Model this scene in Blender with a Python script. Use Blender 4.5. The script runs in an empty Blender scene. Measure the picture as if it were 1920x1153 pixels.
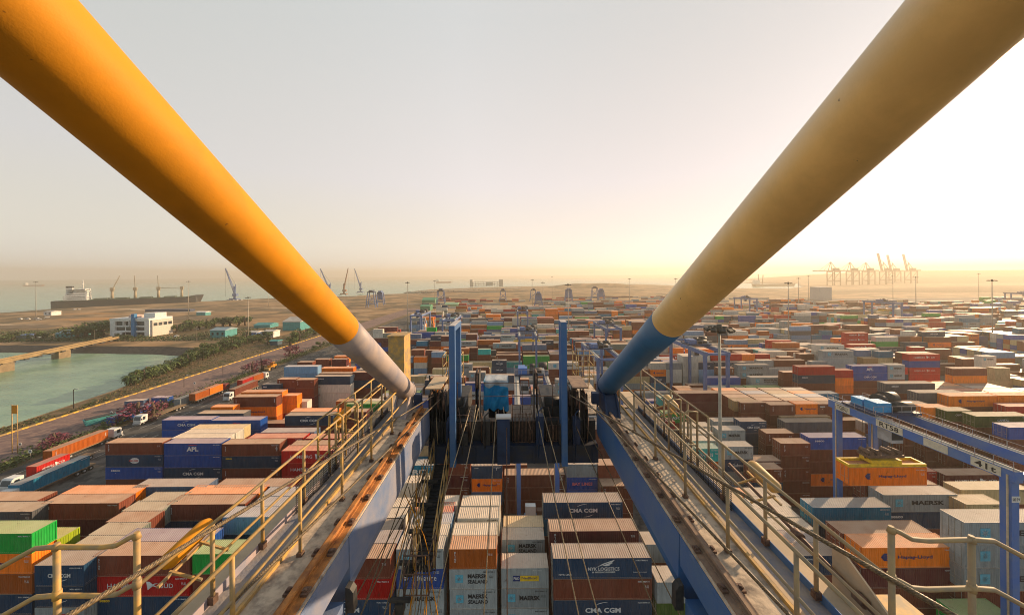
import bpy, bmesh, math, random
from mathutils import Vector, Matrix
from mathutils.bvhtree import BVHTree
from mathutils.geometry import tessellate_polygon
R = math.radians
rnd = random.Random(7)
sc = bpy.context.scene
col = sc.collection
# ------------------------------------------------------------------ camera, light, exposure
CAMH = 48.0
ROLL = 0.0079
cam_d = bpy.data.cameras.new('camera'); cam = bpy.data.objects.new('camera', cam_d); col.objects.link(cam)
cam_d.sensor_width = 36; cam_d.lens = 12.0; cam_d.shift_y = -0.031
cam_d.clip_start = 0.05; cam_d.clip_end = 120000
cam.matrix_world = Matrix.Translation((0, 0, CAMH)) @ Matrix.Rotation(R(90), 4, 'X') @ Matrix.Rotation(-ROLL, 4, 'Z')
sc.camera = cam
SUN_AZ, SUN_EL = 58.0, 17.0
w = bpy.data.worlds.new('World'); sc.world = w; w.use_nodes = True
nt = w.node_tree
bg = nt.nodes['Background']
sky = nt.nodes.new('ShaderNodeTexSky'); sky.sky_type = 'NISHITA'; sky.sun_disc = False
sky.sun_elevation = R(SUN_EL); sky.sun_rotation = R(SUN_AZ)
sky.air_density = 0.15; sky.dust_density = 0.15; sky.ozone_density = 0.3; sky.altitude = 0
nt.links.new(sky.outputs[0], bg.inputs[0]); bg.inputs[1].default_value = 0.05
# the milky, dusty air above: pale grey green away from the sun, creamy towards it, warmer near the horizon
WN, WL = nt.nodes, nt.links
tcw = WN.new('ShaderNodeTexCoord'); vn = WN.new('ShaderNodeVectorMath'); vn.operation = 'NORMALIZE'; WL.new(tcw.outputs['Generated'], vn.inputs[0])
dt = WN.new('ShaderNodeVectorMath'); dt.operation = 'DOT_PRODUCT'; WL.new(vn.outputs[0], dt.inputs[0])
dt.inputs[1].default_value = (math.sin(R(SUN_AZ)) * math.cos(R(SUN_EL)), math.cos(R(SUN_AZ)) * math.cos(R(SUN_EL)), math.sin(R(SUN_EL)))
mr_ = WN.new('ShaderNodeMapRange'); mr_.inputs[1].default_value = -1; mr_.inputs[2].default_value = 1; WL.new(dt.outputs['Value'], mr_.inputs[0])
cr1 = WN.new('ShaderNodeValToRGB'); WL.new(mr_.outputs[0], cr1.inputs[0]); E_ = cr1.color_ramp.elements
E_[0].position = 0.2; E_[0].color = (0.52, 0.55, 0.515, 1); E_[1].position = 1.0; E_[1].color = (0.63, 0.615, 0.57, 1)
for p_, c_ in ((0.38, (0.545, 0.58, 0.55, 1)), (0.74, (0.67, 0.68, 0.66, 1))):
    e_ = E_.new(p_); e_.color = c_
sz = WN.new('ShaderNodeSeparateXYZ'); WL.new(vn.outputs[0], sz.inputs[0])
cr2 = WN.new('ShaderNodeValToRGB'); WL.new(sz.outputs['Z'], cr2.inputs[0]); F_ = cr2.color_ramp.elements
F_[0].position = 0.0; F_[0].color = (1.26, 1.06, 0.74, 1); F_[1].position = 0.6; F_[1].color = (1.0, 1.0, 1.0, 1)
for p_, c_ in ((0.08, (1.38, 1.19, 0.90, 1)), (0.25, (1.25, 1.14, 1.10, 1))):
    e_ = F_.new(p_); e_.color = c_
mx = WN.new('ShaderNodeMix'); mx.data_type = 'RGBA'; mx.blend_type = 'MULTIPLY'; mx.inputs[0].default_value = 1.0; WL.new(cr1.outputs[0], mx.inputs[6]); WL.new(cr2.outputs[0], mx.inputs[7])
cr3 = WN.new('ShaderNodeValToRGB'); WL.new(sz.outputs['Z'], cr3.inputs[0]); G_ = cr3.color_ramp.elements      # deeper, bluer overhead
G_[0].position = 0.62; G_[0].color = (1, 1, 1, 1); G_[1].position = 0.95; G_[1].color = (0.42, 0.50, 0.60, 1)
my_ = WN.new('ShaderNodeMapRange'); my_.inputs[1].default_value = -1; my_.inputs[2].default_value = 1; WL.new(sz.outputs['Y'], my_.inputs[0])
cr4 = WN.new('ShaderNodeValToRGB'); WL.new(my_.outputs[0], cr4.inputs[0]); H_ = cr4.color_ramp.elements      # duller in the part of the sky behind
H_[0].position = 0.35; H_[0].color = (0.80, 0.88, 0.95, 1); H_[1].position = 0.72; H_[1].color = (1, 1, 1, 1)
mx2 = WN.new('ShaderNodeMix'); mx2.data_type = 'RGBA'; mx2.blend_type = 'MULTIPLY'; mx2.inputs[0].default_value = 1.0; WL.new(mx.outputs[2], mx2.inputs[6]); WL.new(cr3.outputs[0], mx2.inputs[7])
mx3 = WN.new('ShaderNodeMix'); mx3.data_type = 'RGBA'; mx3.blend_type = 'MULTIPLY'; mx3.inputs[0].default_value = 1.0; WL.new(mx2.outputs[2], mx3.inputs[6]); WL.new(cr4.outputs[0], mx3.inputs[7])
bg2 = WN.new('ShaderNodeBackground'); WL.new(mx3.outputs[2], bg2.inputs[0]); bg2.inputs[1].default_value = 0.60
ads = WN.new('ShaderNodeAddShader'); WL.new(bg.outputs[0], ads.inputs[0]); WL.new(bg2.outputs[0], ads.inputs[1]); WL.new(ads.outputs[0], nt.nodes['World Output'].inputs[0])
sl = bpy.data.lights.new('sun', 'SUN'); sl.energy = 5.0; sl.angle = R(0.6); sl.color = (1.0, 0.70, 0.42)
so = bpy.data.objects.new('sun', sl); col.objects.link(so)
sd = Vector((math.sin(R(SUN_AZ)) * math.cos(R(SUN_EL)), math.cos(R(SUN_AZ)) * math.cos(R(SUN_EL)), math.sin(R(SUN_EL))))
so.rotation_euler = sd.to_track_quat('Z', 'Y').to_euler(); so.location = (200, 100, 200)
sc.view_settings.view_transform = 'Standard'; sc.view_settings.look = 'None'
sc.view_settings.exposure = 0.7; sc.view_settings.gamma = 1.0
sc.render.engine = 'CYCLES'
try:
    sc.cycles.max_bounces = 5; sc.cycles.diffuse_bounces = 3; sc.cycles.glossy_bounces = 2; sc.cycles.volume_bounces = 0
    sc.cycles.use_denoising = True; sc.cycles.use_adaptive_sampling = True; sc.cycles.adaptive_threshold = 0.008
    sc.cycles.caustics_reflective = False; sc.cycles.filter_width = 1.0; sc.cycles.sample_clamp_indirect = 4
except Exception:
    pass
HAZE = 0.0003

# ------------------------------------------------------------------ helpers
def hy(px): return 517 - ROLL * (px - 960)
def at(px, py, Y):
    "world point at depth Y seen at photo pixel (px, py)"
    dx = (px - 960) / 640; dy = (517 - py) / 640
    c, s = math.cos(ROLL), math.sin(ROLL)
    return Vector(((dx * c + dy * s) * Y, Y, CAMH + (-dx * s + dy * c) * Y))
def gnd(px, py, z=0.0):
    Y = 640 * (CAMH - z) / (py - hy(px)); return at(px, py, Y)

class MB:
    def __init__(s): s.v = []; s.f = []; s.m = []; s.s = []
    def face(s, idx, m=0, sm=False): s.f.append(idx); s.m.append(m); s.s.append(sm)
    def box(s, lo, hi, m=0, M=None):
        b = len(s.v)
        for x in (lo[0], hi[0]):
            for y in (lo[1], hi[1]):
                for z in (lo[2], hi[2]):
                    p = Vector((x, y, z)); s.v.append(M @ p if M else p)
        for q in ((0, 1, 3, 2), (4, 6, 7, 5), (0, 4, 5, 1), (2, 3, 7, 6), (0, 2, 6, 4), (1, 5, 7, 3)):
            s.face([b + i for i in q], m)
        return s
    def beam(s, p0, p1, wx, wz, m=0, up=(0, 0, 1)):
        p0, p1 = Vector(p0), Vector(p1); d = p1 - p0; L = d.length; d.normalize()
        u = Vector(up)
        if abs(d.dot(u)) > 0.98: u = Vector((0, 1, 0))
        x = d.cross(u).normalized(); z = x.cross(d).normalized()
        M = Matrix((x, d, z)).transposed().to_4x4(); M.translation = p0
        return s.box((-wx / 2, 0, -wz / 2), (wx / 2, L, wz / 2), m, M)
    def tube(s, pts, r, n=8, m=0, caps=True, sm=True):
        pts = [Vector(p) for p in pts]; rs = r if isinstance(r, (list, tuple)) else [r] * len(pts)
        rings = []; px = None
        for i, p in enumerate(pts):
            d = (pts[min(i + 1, len(pts) - 1)] - pts[max(i - 1, 0)]).normalized()
            if px is None:
                a = Vector((0, 0, 1)) if abs(d.z) < 0.9 else Vector((1, 0, 0)); px = d.cross(a).normalized()
            else:
                px = (px - d * px.dot(d)).normalized()
            py = d.cross(px); b = len(s.v)
            for k in range(n):
                t = 2 * math.pi * k / n; s.v.append(p + (px * math.cos(t) + py * math.sin(t)) * rs[i])
            rings.append(b)
        for a, b in zip(rings, rings[1:]):
            for k in range(n): s.face([a + k, a + (k + 1) % n, b + (k + 1) % n, b + k], m, sm)
        if caps:
            s.face([rings[0] + k for k in range(n)][::-1], m); s.face([rings[-1] + k for k in range(n)], m)
        return s
    def prism(s, poly, y0, y1, m=0, axis='Y'):
        "poly of (a, b): for axis Y a=x b=z; axis X a=y b=z; axis Z a=x b=y"
        b = len(s.v); n = len(poly)
        for t in (y0, y1):
            for (a, c) in poly:
                s.v.append(Vector((a, t, c)) if axis == 'Y' else Vector((t, a, c)) if axis == 'X' else Vector((a, c, t)))
        s.face(list(range(b, b + n)), m); s.face(list(range(b + n, b + 2 * n))[::-1], m)
        for k in range(n): s.face([b + k, b + n + k, b + n + (k + 1) % n, b + (k + 1) % n], m)
        return s
    def quad(s, a, b, c, d, m=0):
        i = len(s.v); s.v += [Vector(a), Vector(b), Vector(c), Vector(d)]; s.face([i, i + 1, i + 2, i + 3], m); return s
    def mesh(s, name, mats):
        me = bpy.data.meshes.new(name); me.from_pydata([tuple(v) for v in s.v], [], s.f)
        for m in (mats if isinstance(mats, (list, tuple)) else [mats]): me.materials.append(m)
        me.polygons.foreach_set('material_index', s.m); me.polygons.foreach_set('use_smooth', s.s)
        bm = bmesh.new(); bm.from_mesh(me); bmesh.ops.recalc_face_normals(bm, faces=bm.faces); bm.to_mesh(me); bm.free()
        me.update(); return me
    def build(s, name, mats, parent=None, loc=None):
        o = bpy.data.objects.new(name, s.mesh(name, mats)); col.objects.link(o)
        if parent: o.parent = parent
        if loc is not None: o.location = loc
        return o
def tag(o, label=None, cat=None, group=None, kind=None):
    if label: o['label'] = label
    if cat: o['category'] = cat
    if group: o['group'] = group
    if kind: o['kind'] = kind
    return o
def thing(name, loc, label, cat, group=None, rz=0):
    o = bpy.data.objects.new(name, None); col.objects.link(o); o.location = loc; o.rotation_euler = (0, 0, rz)
    return tag(o, label, cat, group)
def link(name, me, parent=None, loc=(0, 0, 0), rz=0):
    o = bpy.data.objects.new(name, me); col.objects.link(o); o.parent = parent; o.location = loc; o.rotation_euler = (0, 0, rz); return o
def dup(root, loc, rz=None, label=None, group=None, scale=None):
    r = root.copy(); col.objects.link(r); r.location = loc
    if rz is not None: r.rotation_euler = (0, 0, rz)
    if scale: r.scale = scale
    if label: r['label'] = label
    if group: r['group'] = group
    for ch in list(root.children):
        c = ch.copy(); col.objects.link(c); c.parent = r
        for g in list(ch.children):
            d = g.copy(); col.objects.link(d); d.parent = c
    return r

# ------------------------------------------------------------------ materials
def mat(name, base=(0.5, 0.5, 0.5), rough=0.6, metal=0.0, noise=0.0, nscale=3.0, col2=None, c2amt=0.5, bump=0.0, bscale=20.0, coord='Object', spec=0.4, stretch=(1, 1, 1)):
    m = bpy.data.materials.new(name); m.use_nodes = True; t = m.node_tree; N = t.nodes; Lk = t.links
    b = N['Principled BSDF']; b.inputs['Roughness'].default_value = rough; b.inputs['Metallic'].default_value = metal
    b.inputs['Specular IOR Level'].default_value = spec
    b.inputs['Base Color'].default_value = (*base, 1)
    tc = N.new('ShaderNodeTexCoord'); mp = N.new('ShaderNodeMapping'); Lk.new(tc.outputs[coord], mp.inputs[0]); mp.inputs['Scale'].default_value = stretch
    c2 = col2
    if c2 or noise:
        if not c2: c2 = tuple(x * (1 - noise) for x in base)
        n = N.new('ShaderNodeTexNoise'); n.inputs['Scale'].default_value = nscale; n.inputs['Detail'].default_value = 8; n.inputs['Roughness'].default_value = 0.65
        Lk.new(mp.outputs[0], n.inputs['Vector'])
        r = N.new('ShaderNodeValToRGB'); r.color_ramp.elements[0].position = 0.62 - 0.3 * c2amt - 0.08; r.color_ramp.elements[1].position = 0.62 - 0.3 * c2amt + 0.16
        r.color_ramp.elements[0].color = (*base, 1); r.color_ramp.elements[1].color = (*c2, 1)
        Lk.new(n.outputs['Fac'], r.inputs[0]); Lk.new(r.outputs[0], b.inputs['Base Color'])
    if bump:
        n2 = N.new('ShaderNodeTexNoise'); n2.inputs['Scale'].default_value = bscale; n2.inputs['Detail'].default_value = 6
        Lk.new(mp.outputs[0], n2.inputs['Vector'])
        bp = N.new('ShaderNodeBump'); bp.inputs['Strength'].default_value = bump; bp.inputs['Distance'].default_value = 0.05
        Lk.new(n2.outputs['Fac'], bp.inputs['Height']); Lk.new(bp.outputs[0], b.inputs['Normal'])
    return m
def container_paint(name, attr=False):
    "paint in the object's own colour, streaked by weather, rusty in patches, dusty on the roof"
    m = bpy.data.materials.new(name); m.use_nodes = True; t = m.node_tree; N = t.nodes; Lk = t.links
    b = N['Principled BSDF']; b.inputs['Roughness'].default_value = 0.6; b.inputs['Specular IOR Level'].default_value = 0.15
    oi = N.new('ShaderNodeObjectInfo'); tc = N.new('ShaderNodeTexCoord')
    if attr:
        a = N.new('ShaderNodeAttribute'); a.attribute_name = 'paint'; colr = a.outputs['Color']; vec = tc.outputs['Object']
    else:
        colr = oi.outputs['Color']
        mul = N.new('ShaderNodeMath'); mul.operation = 'MULTIPLY'; mul.inputs[1].default_value = 400; Lk.new(oi.outputs['Random'], mul.inputs[0])
        cb = N.new('ShaderNodeCombineXYZ'); Lk.new(mul.outputs[0], cb.inputs[0]); Lk.new(mul.outputs[0], cb.inputs[1])
        ad = N.new('ShaderNodeVectorMath'); ad.operation = 'ADD'; Lk.new(tc.outputs['Object'], ad.inputs[0]); Lk.new(cb.outputs[0], ad.inputs[1]); vec = ad.outputs[0]
    def noise(scale, st, det=6, rough=0.6):
        mp = N.new('ShaderNodeMapping'); mp.inputs['Scale'].default_value = st; Lk.new(vec, mp.inputs[0])
        n = N.new('ShaderNodeTexNoise'); n.inputs['Scale'].default_value = scale; n.inputs['Detail'].default_value = det; n.inputs['Roughness'].default_value = rough
        Lk.new(mp.outputs[0], n.inputs['Vector']); return n.outputs['Fac']
    def ramp(f, p0, p1, c0=(0, 0, 0, 1), c1=(1, 1, 1, 1)):
        r = N.new('ShaderNodeValToRGB'); r.color_ramp.elements[0].position = p0; r.color_ramp.elements[1].position = p1
        r.color_ramp.elements[0].color = c0; r.color_ramp.elements[1].color = c1; Lk.new(f, r.inputs[0]); return r.outputs[0]
    def mix(f, a, bb, typ='MIX'):
        x = N.new('ShaderNodeMix'); x.data_type = 'RGBA'; x.blend_type = typ
        if isinstance(f, float): x.inputs[0].default_value = f
        else: Lk.new(f, x.inputs[0])
        for i, v in ((6, a), (7, bb)):
            if isinstance(v, tuple): x.inputs[i].default_value = v
            else: Lk.new(v, x.inputs[i])
        return x.outputs[2]
    streak = ramp(noise(1.3, (2.2, 2.2, 0.35)), 0.25, 0.75, (0.66, 0.66, 0.66, 1), (1.1, 1.1, 1.1, 1))
    c = mix(1.0, colr, streak, 'MULTIPLY')
    fade = ramp(noise(0.35, (1, 1, 1), 3), 0.35, 0.75)
    fm = N.new('ShaderNodeMath'); fm.operation = 'MULTIPLY'; fm.inputs[1].default_value = 0.10; Lk.new(fade, fm.inputs[0])
    c = mix(fm.outputs[0], c, (0.34, 0.28, 0.23, 1))
    rust = ramp(noise(1.1, (1, 1, 0.7), 9, 0.72), 0.60, 0.68)
    rm = N.new('ShaderNodeMath'); rm.operation = 'MULTIPLY'; rm.inputs[1].default_value = 0.55; Lk.new(rust, rm.inputs[0])
    c = mix(rm.outputs[0], c, (0.10, 0.035, 0.014, 1))
    geo = N.new('ShaderNodeNewGeometry'); sp = N.new('ShaderNodeSeparateXYZ'); Lk.new(geo.outputs['Normal'], sp.inputs[0])
    up = ramp(sp.outputs['Z'], 0.45, 0.8)
    um = N.new('ShaderNodeMath'); um.operation = 'MULTIPLY'; um.inputs[1].default_value = 0.54; Lk.new(up, um.inputs[0])
    dust = mix(ramp(noise(0.5, (1, 1, 1), 5), 0.3, 0.7), (0.62, 0.42, 0.27, 1), (0.76, 0.57, 0.40, 1))
    c = mix(um.outputs[0], c, dust)
    stain = ramp(noise(0.8, (1, 1.6, 1), 9, 0.75), 0.60, 0.66)
    sm_ = N.new('ShaderNodeMath'); sm_.operation = 'MULTIPLY'; Lk.new(stain, sm_.inputs[0]); Lk.new(um.outputs[0], sm_.inputs[1])
    c = mix(sm_.outputs[0], c, (0.09, 0.045, 0.02, 1))
    Lk.new(c, b.inputs['Base Color'])
    if attr:
        wv = N.new('ShaderNodeTexWave'); wv.bands_direction = 'X'; wv.inputs['Scale'].default_value = 1.1; Lk.new(tc.outputs['Object'], wv.inputs['Vector'])
        bp = N.new('ShaderNodeBump'); bp.inputs['Strength'].default_value = 0.4; bp.inputs['Distance'].default_value = 0.03
        Lk.new(wv.outputs['Fac'], bp.inputs['Height']); Lk.new(bp.outputs[0], b.inputs['Normal'])
    return m
PAINT = container_paint('container_paint'); PAINT_FAR = container_paint('container_paint_far', True)
def flat(name, c, rough=0.6): return mat(name, c, rough, noise=0.25, nscale=2.0)
WHITE = flat('white_lettering', (0.72, 0.72, 0.70)); BLACK = flat('black_lettering', (0.015, 0.017, 0.022)); STARBLUE = flat('pale_blue_emblem', (0.12, 0.46, 0.60))
LBLUE = flat('dark_blue_emblem', (0.01, 0.025, 0.14)); LRED = flat('red_lettering', (0.55, 0.03, 0.03)); LYEL = flat('yellow_plate', (0.85, 0.55, 0.02)); LPINK = flat('pink_lettering', (0.85, 0.20, 0.20))
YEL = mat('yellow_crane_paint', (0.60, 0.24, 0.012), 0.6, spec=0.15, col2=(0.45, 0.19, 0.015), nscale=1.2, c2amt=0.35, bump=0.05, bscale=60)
YELDIRT = mat('dirty_yellow_paint', (0.60, 0.34, 0.075), 0.6, col2=(0.30, 0.22, 0.12), nscale=4, c2amt=0.6)
TANRAIL = mat('shaded_tan_yellow_paint', (0.38, 0.27, 0.13), 0.65, col2=(0.26, 0.21, 0.14), nscale=4, c2amt=0.6)  # duller copy of the rail yellow, with the right side's shade put in
BROWNRAIL = mat('dull_brown_steel', (0.30, 0.20, 0.13), 0.8, col2=(0.18, 0.12, 0.09), nscale=5, c2amt=0.5)  # duller brown copy of the rust colour, for the right side
BLUEOLDLIT = mat('sunlit_weathered_blue_paint', (0.20, 0.21, 0.28), 0.55, col2=(0.40, 0.33, 0.30), nscale=0.9, c2amt=0.75)  # warm sunlit pink of the left stay tube mixed into weathered blue
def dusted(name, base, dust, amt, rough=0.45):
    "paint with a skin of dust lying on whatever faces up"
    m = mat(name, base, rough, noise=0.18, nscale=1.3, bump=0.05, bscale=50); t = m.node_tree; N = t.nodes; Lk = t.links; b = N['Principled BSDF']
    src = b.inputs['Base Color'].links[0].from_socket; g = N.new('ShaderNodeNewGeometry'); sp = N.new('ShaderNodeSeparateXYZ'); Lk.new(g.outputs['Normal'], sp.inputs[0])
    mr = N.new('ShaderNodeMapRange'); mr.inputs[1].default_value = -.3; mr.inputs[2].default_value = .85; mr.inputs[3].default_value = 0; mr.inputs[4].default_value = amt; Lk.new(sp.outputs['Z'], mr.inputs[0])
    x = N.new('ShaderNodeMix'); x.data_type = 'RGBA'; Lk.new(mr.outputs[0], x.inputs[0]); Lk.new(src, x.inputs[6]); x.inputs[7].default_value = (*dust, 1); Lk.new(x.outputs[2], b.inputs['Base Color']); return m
def specked(m, scale=7.0, c=(0.07, 0.035, 0.015), lo=0.70):
    t = m.node_tree; N = t.nodes; Lk = t.links; b = N['Principled BSDF']; src = b.inputs['Base Color'].links[0].from_socket
    tc = N.new('ShaderNodeTexCoord'); n = N.new('ShaderNodeTexNoise'); n.inputs['Scale'].default_value = scale; n.inputs['Detail'].default_value = 4; n.inputs['Roughness'].default_value = .75; Lk.new(tc.outputs['Object'], n.inputs['Vector'])
    r = N.new('ShaderNodeValToRGB'); r.color_ramp.elements[0].position = lo; r.color_ramp.elements[1].position = lo + .03; Lk.new(n.outputs['Fac'], r.inputs[0])
    x = N.new('ShaderNodeMix'); x.data_type = 'RGBA'; Lk.new(r.outputs[0], x.inputs[0]); Lk.new(src, x.inputs[6]); x.inputs[7].default_value = (*c, 1); Lk.new(x.outputs[2], b.inputs['Base Color']); return m
YELDUSTGLARE = dusted('dusty_glare_yellow_paint', (0.88, 0.57, 0.20), (0.70, 0.60, 0.44), 0.8)  # veiling glare put into the colour: yellow and its dust made paler
BLUEDUST = dusted('chalky_blue_paint', (0.045, 0.15, 0.31), (0.30, 0.34, 0.38), 0.6)
specked(YEL); specked(YELDUSTGLARE); specked(BLUEDUST, 6); 
GIRDOLD = mat('faded_girder_paint', (0.13, 0.19, 0.33), 0.55, col2=(0.26, 0.26, 0.31), nscale=0.9, c2amt=0.6, bump=0.08, bscale=30)
PINKGREY = mat('pinkish_worn_plate', (0.40, 0.31, 0.30), 0.8, col2=(0.24, 0.24, 0.30), nscale=2.0, c2amt=0.5)
BLUEOLD_ = None
GIRD = mat('girder_blue_paint', (0.035, 0.12, 0.33), 0.5, col2=(0.07, 0.15, 0.30), nscale=1.1, c2amt=0.6, bump=0.08, bscale=30)
BLUE = mat('machine_blue_paint', (0.05, 0.15, 0.46), 0.5, col2=(0.10, 0.19, 0.40), nscale=0.5, c2amt=0.5)
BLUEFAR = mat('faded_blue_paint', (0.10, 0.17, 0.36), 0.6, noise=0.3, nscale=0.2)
DECK = mat('dusty_steel_deck', (0.56, 0.45, 0.33), 0.85, col2=(0.15, 0.12, 0.10), nscale=3.5, c2amt=0.32, bump=0.2, bscale=15)
WALK = mat('grey_blue_walkway', (0.20, 0.21, 0.25), 0.8, col2=(0.34, 0.29, 0.24), nscale=3.0, c2amt=0.55, bump=0.2, bscale=25)
TAN = mat('tan_cover_plate', (0.55, 0.41, 0.26), 0.75, col2=(0.42, 0.33, 0.22), nscale=2.5, c2amt=0.5)
RUST = mat('rusty_orange_steel', (0.48, 0.20, 0.05), 0.75, col2=(0.22, 0.09, 0.035), nscale=5, c2amt=0.45)
STEEL = mat('brown_worn_steel', (0.20, 0.12, 0.08), 0.6, metal=0.3, col2=(0.08, 0.05, 0.04), nscale=9, c2amt=0.5)
DARK = mat('black_machinery', (0.018, 0.02, 0.022), 0.6, col2=(0.05, 0.045, 0.04), nscale=4, c2amt=0.5)
DARKBLUE = mat('dark_blue_machinery', (0.02, 0.045, 0.11), 0.55, noise=0.4, nscale=2)
ROPE = mat('greased_wire_rope', (0.06, 0.045, 0.03), 0.45, col2=(0.22, 0.15, 0.07), nscale=40, c2amt=0.5)
ROPET = mat('tan_wire_rope', (0.42, 0.32, 0.19), 0.5, col2=(0.16, 0.11, 0.07), nscale=30, c2amt=0.4)
TARP = mat('blue_tarpaulin', (0.02, 0.24, 0.52), 0.45, col2=(0.03, 0.33, 0.62), nscale=2.2, c2amt=0.5, bump=0.9, bscale=5)
GREY = mat('light_grey_paint', (0.42, 0.43, 0.44), 0.6, noise=0.35, nscale=0.8)
CONC = mat('pale_concrete', (0.50, 0.47, 0.42), 0.85, noise=0.3, nscale=0.3)
WPAINT = mat('white_paint', (0.72, 0.71, 0.68), 0.55, noise=0.2, nscale=0.6)
GLASS = mat('dark_window_glass', (0.02, 0.03, 0.04), 0.12, spec=0.6)
RUBBER = mat('black_rubber', (0.02, 0.02, 0.02), 0.85)
TEAL = mat('teal_sheet_metal', (0.06, 0.30, 0.30), 0.6, noise=0.3, nscale=0.5)
POLE = mat('galvanised_pole', (0.40, 0.36, 0.29), 0.6, metal=0.2, noise=0.3, nscale=1.5)
TIMBER = mat('truck_bed_timber', (0.30, 0.20, 0.11), 0.85, noise=0.4, nscale=2)
TRUNK = mat('bark', (0.13, 0.09, 0.06), 0.9, noise=0.4, nscale=2)
LEAF = mat('leaf_green', (0.055, 0.10, 0.022), 0.7, col2=(0.10, 0.13, 0.03), nscale=0.6, c2amt=0.6)
LEAF2 = mat('leaf_dark_green', (0.035, 0.065, 0.02), 0.7, col2=(0.06, 0.085, 0.025), nscale=0.6, c2amt=0.6)
PINK = mat('magenta_blossom', (0.20, 0.03, 0.075), 0.7, col2=(0.10, 0.05, 0.05), nscale=0.8, c2amt=0.5)
ROCK = mat('dark_rock', (0.03, 0.028, 0.024), 0.95, col2=(0.085, 0.07, 0.055), nscale=0.5, c2amt=0.4, bump=1.0, bscale=0.6)

# ------------------------------------------------------------------ setting: water, land, yard, roads
def ground_mat(name, cols, scales, bump=0.0, bscale=1.0, stretch=(1, 1, 1)):
    m = bpy.data.materials.new(name); m.use_nodes = True; t = m.node_tree; N = t.nodes; Lk = t.links
    b = N['Principled BSDF']; b.inputs['Roughness'].default_value = 0.95; b.inputs['Specular IOR Level'].default_value = 0.15
    tc = N.new('ShaderNodeTexCoord'); mp = N.new('ShaderNodeMapping'); mp.inputs['Scale'].default_value = stretch; Lk.new(tc.outputs['Object'], mp.inputs[0]); prev = None
    for i, (c, s) in enumerate(zip(cols, scales)):
        if prev is None: prev = c; continue
        n = N.new('ShaderNodeTexNoise'); n.inputs['Scale'].default_value = s; n.inputs['Detail'].default_value = 9; n.inputs['Roughness'].default_value = 0.62; Lk.new(mp.outputs[0], n.inputs['Vector'])
        r = N.new('ShaderNodeValToRGB'); r.color_ramp.elements[0].position = 0.46; r.color_ramp.elements[1].position = 0.58; Lk.new(n.outputs['Fac'], r.inputs[0])
        x = N.new('ShaderNodeMix'); x.data_type = 'RGBA'; Lk.new(r.outputs[0], x.inputs[0])
        if isinstance(prev, tuple): x.inputs[6].default_value = (*prev, 1)
        else: Lk.new(prev, x.inputs[6])
        x.inputs[7].default_value = (*c, 1); prev = x.outputs[2]
    Lk.new(prev, b.inputs['Base Color'])
    if bump:
        n = N.new('ShaderNodeTexNoise'); n.inputs['Scale'].default_value = bscale; n.inputs['Detail'].default_value = 8; Lk.new(mp.outputs[0], n.inputs['Vector'])
        bp = N.new('ShaderNodeBump'); bp.inputs['Strength'].default_value = bump; bp.inputs['Distance'].default_value = 0.4; Lk.new(n.outputs['Fac'], bp.inputs['Height']); Lk.new(bp.outputs[0], b.inputs['Normal'])
    return m
SAND = ground_mat('sandy_ground', [(0.30, 0.185, 0.09), (0.19, 0.125, 0.07), (0.37, 0.24, 0.13), (0.11, 0.085, 0.045)], [0, 0.012, 0.03, 0.02], 0.6, 0.3)
ASPH = ground_mat('yard_asphalt', [(0.085, 0.082, 0.08), (0.13, 0.12, 0.105), (0.055, 0.053, 0.052)], [0, 0.08, 0.3])
PAVE = ground_mat('pink_block_paving', [(0.20, 0.135, 0.12), (0.15, 0.105, 0.10), (0.25, 0.17, 0.14)], [0, 0.06, 0.5])
CONCR = ground_mat('yard_concrete', [(0.30, 0.235, 0.17), (0.24, 0.19, 0.14), (0.36, 0.28, 0.20)], [0, 0.04, 0.15])
MUD = ground_mat('brown_scrub_earth', [(0.13, 0.095, 0.055), (0.075, 0.075, 0.03), (0.18, 0.12, 0.07)], [0, 0.1, 0.3], 0.6, 0.8)
wm = bpy.data.materials.new('sea_water'); wm.use_nodes = True
_N = wm.node_tree.nodes; _L = wm.node_tree.links; _b = _N['Principled BSDF']
_b.inputs['Base Color'].default_value = (0.17, 0.30, 0.19, 1); _b.inputs['Roughness'].default_value = 0.22; _b.inputs['IOR'].default_value = 1.33
_tc = _N.new('ShaderNodeTexCoord'); _mp = _N.new('ShaderNodeMapping'); _mp.inputs['Scale'].default_value = (1, 2.2, 1); _L.new(_tc.outputs['Object'], _mp.inputs[0])
_n = _N.new('ShaderNodeTexNoise'); _n.inputs['Scale'].default_value = 0.3; _n.inputs['Detail'].default_value = 6; _L.new(_mp.outputs[0], _n.inputs['Vector'])
_bp = _N.new('ShaderNodeBump'); _bp.inputs['Strength'].default_value = 0.7; _bp.inputs['Distance'].default_value = 0.5; _L.new(_n.outputs['Fac'], _bp.inputs['Height']); _L.new(_bp.outputs[0], _b.inputs['Normal'])
_n2 = _N.new('ShaderNodeTexNoise'); _n2.inputs['Scale'].default_value = 0.035; _n2.inputs['Detail'].default_value = 7; _L.new(_mp.outputs[0], _n2.inputs['Vector'])
_r2 = _N.new('ShaderNodeValToRGB'); _r2.color_ramp.elements[0].position = .38; _r2.color_ramp.elements[1].position = .62; _r2.color_ramp.elements[0].color = (0.13, 0.25, 0.165, 1); _r2.color_ramp.elements[1].color = (0.21, 0.34, 0.21, 1)
_L.new(_n2.outputs['Fac'], _r2.inputs[0]); _L.new(_r2.outputs[0], _b.inputs['Base Color'])
tag(MB().quad((-30000, -3000, -3.2), (30000, -3000, -3.2), (30000, 45000, -3.2), (-30000, 45000, -3.2)).build('water', wm), kind='structure')
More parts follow.
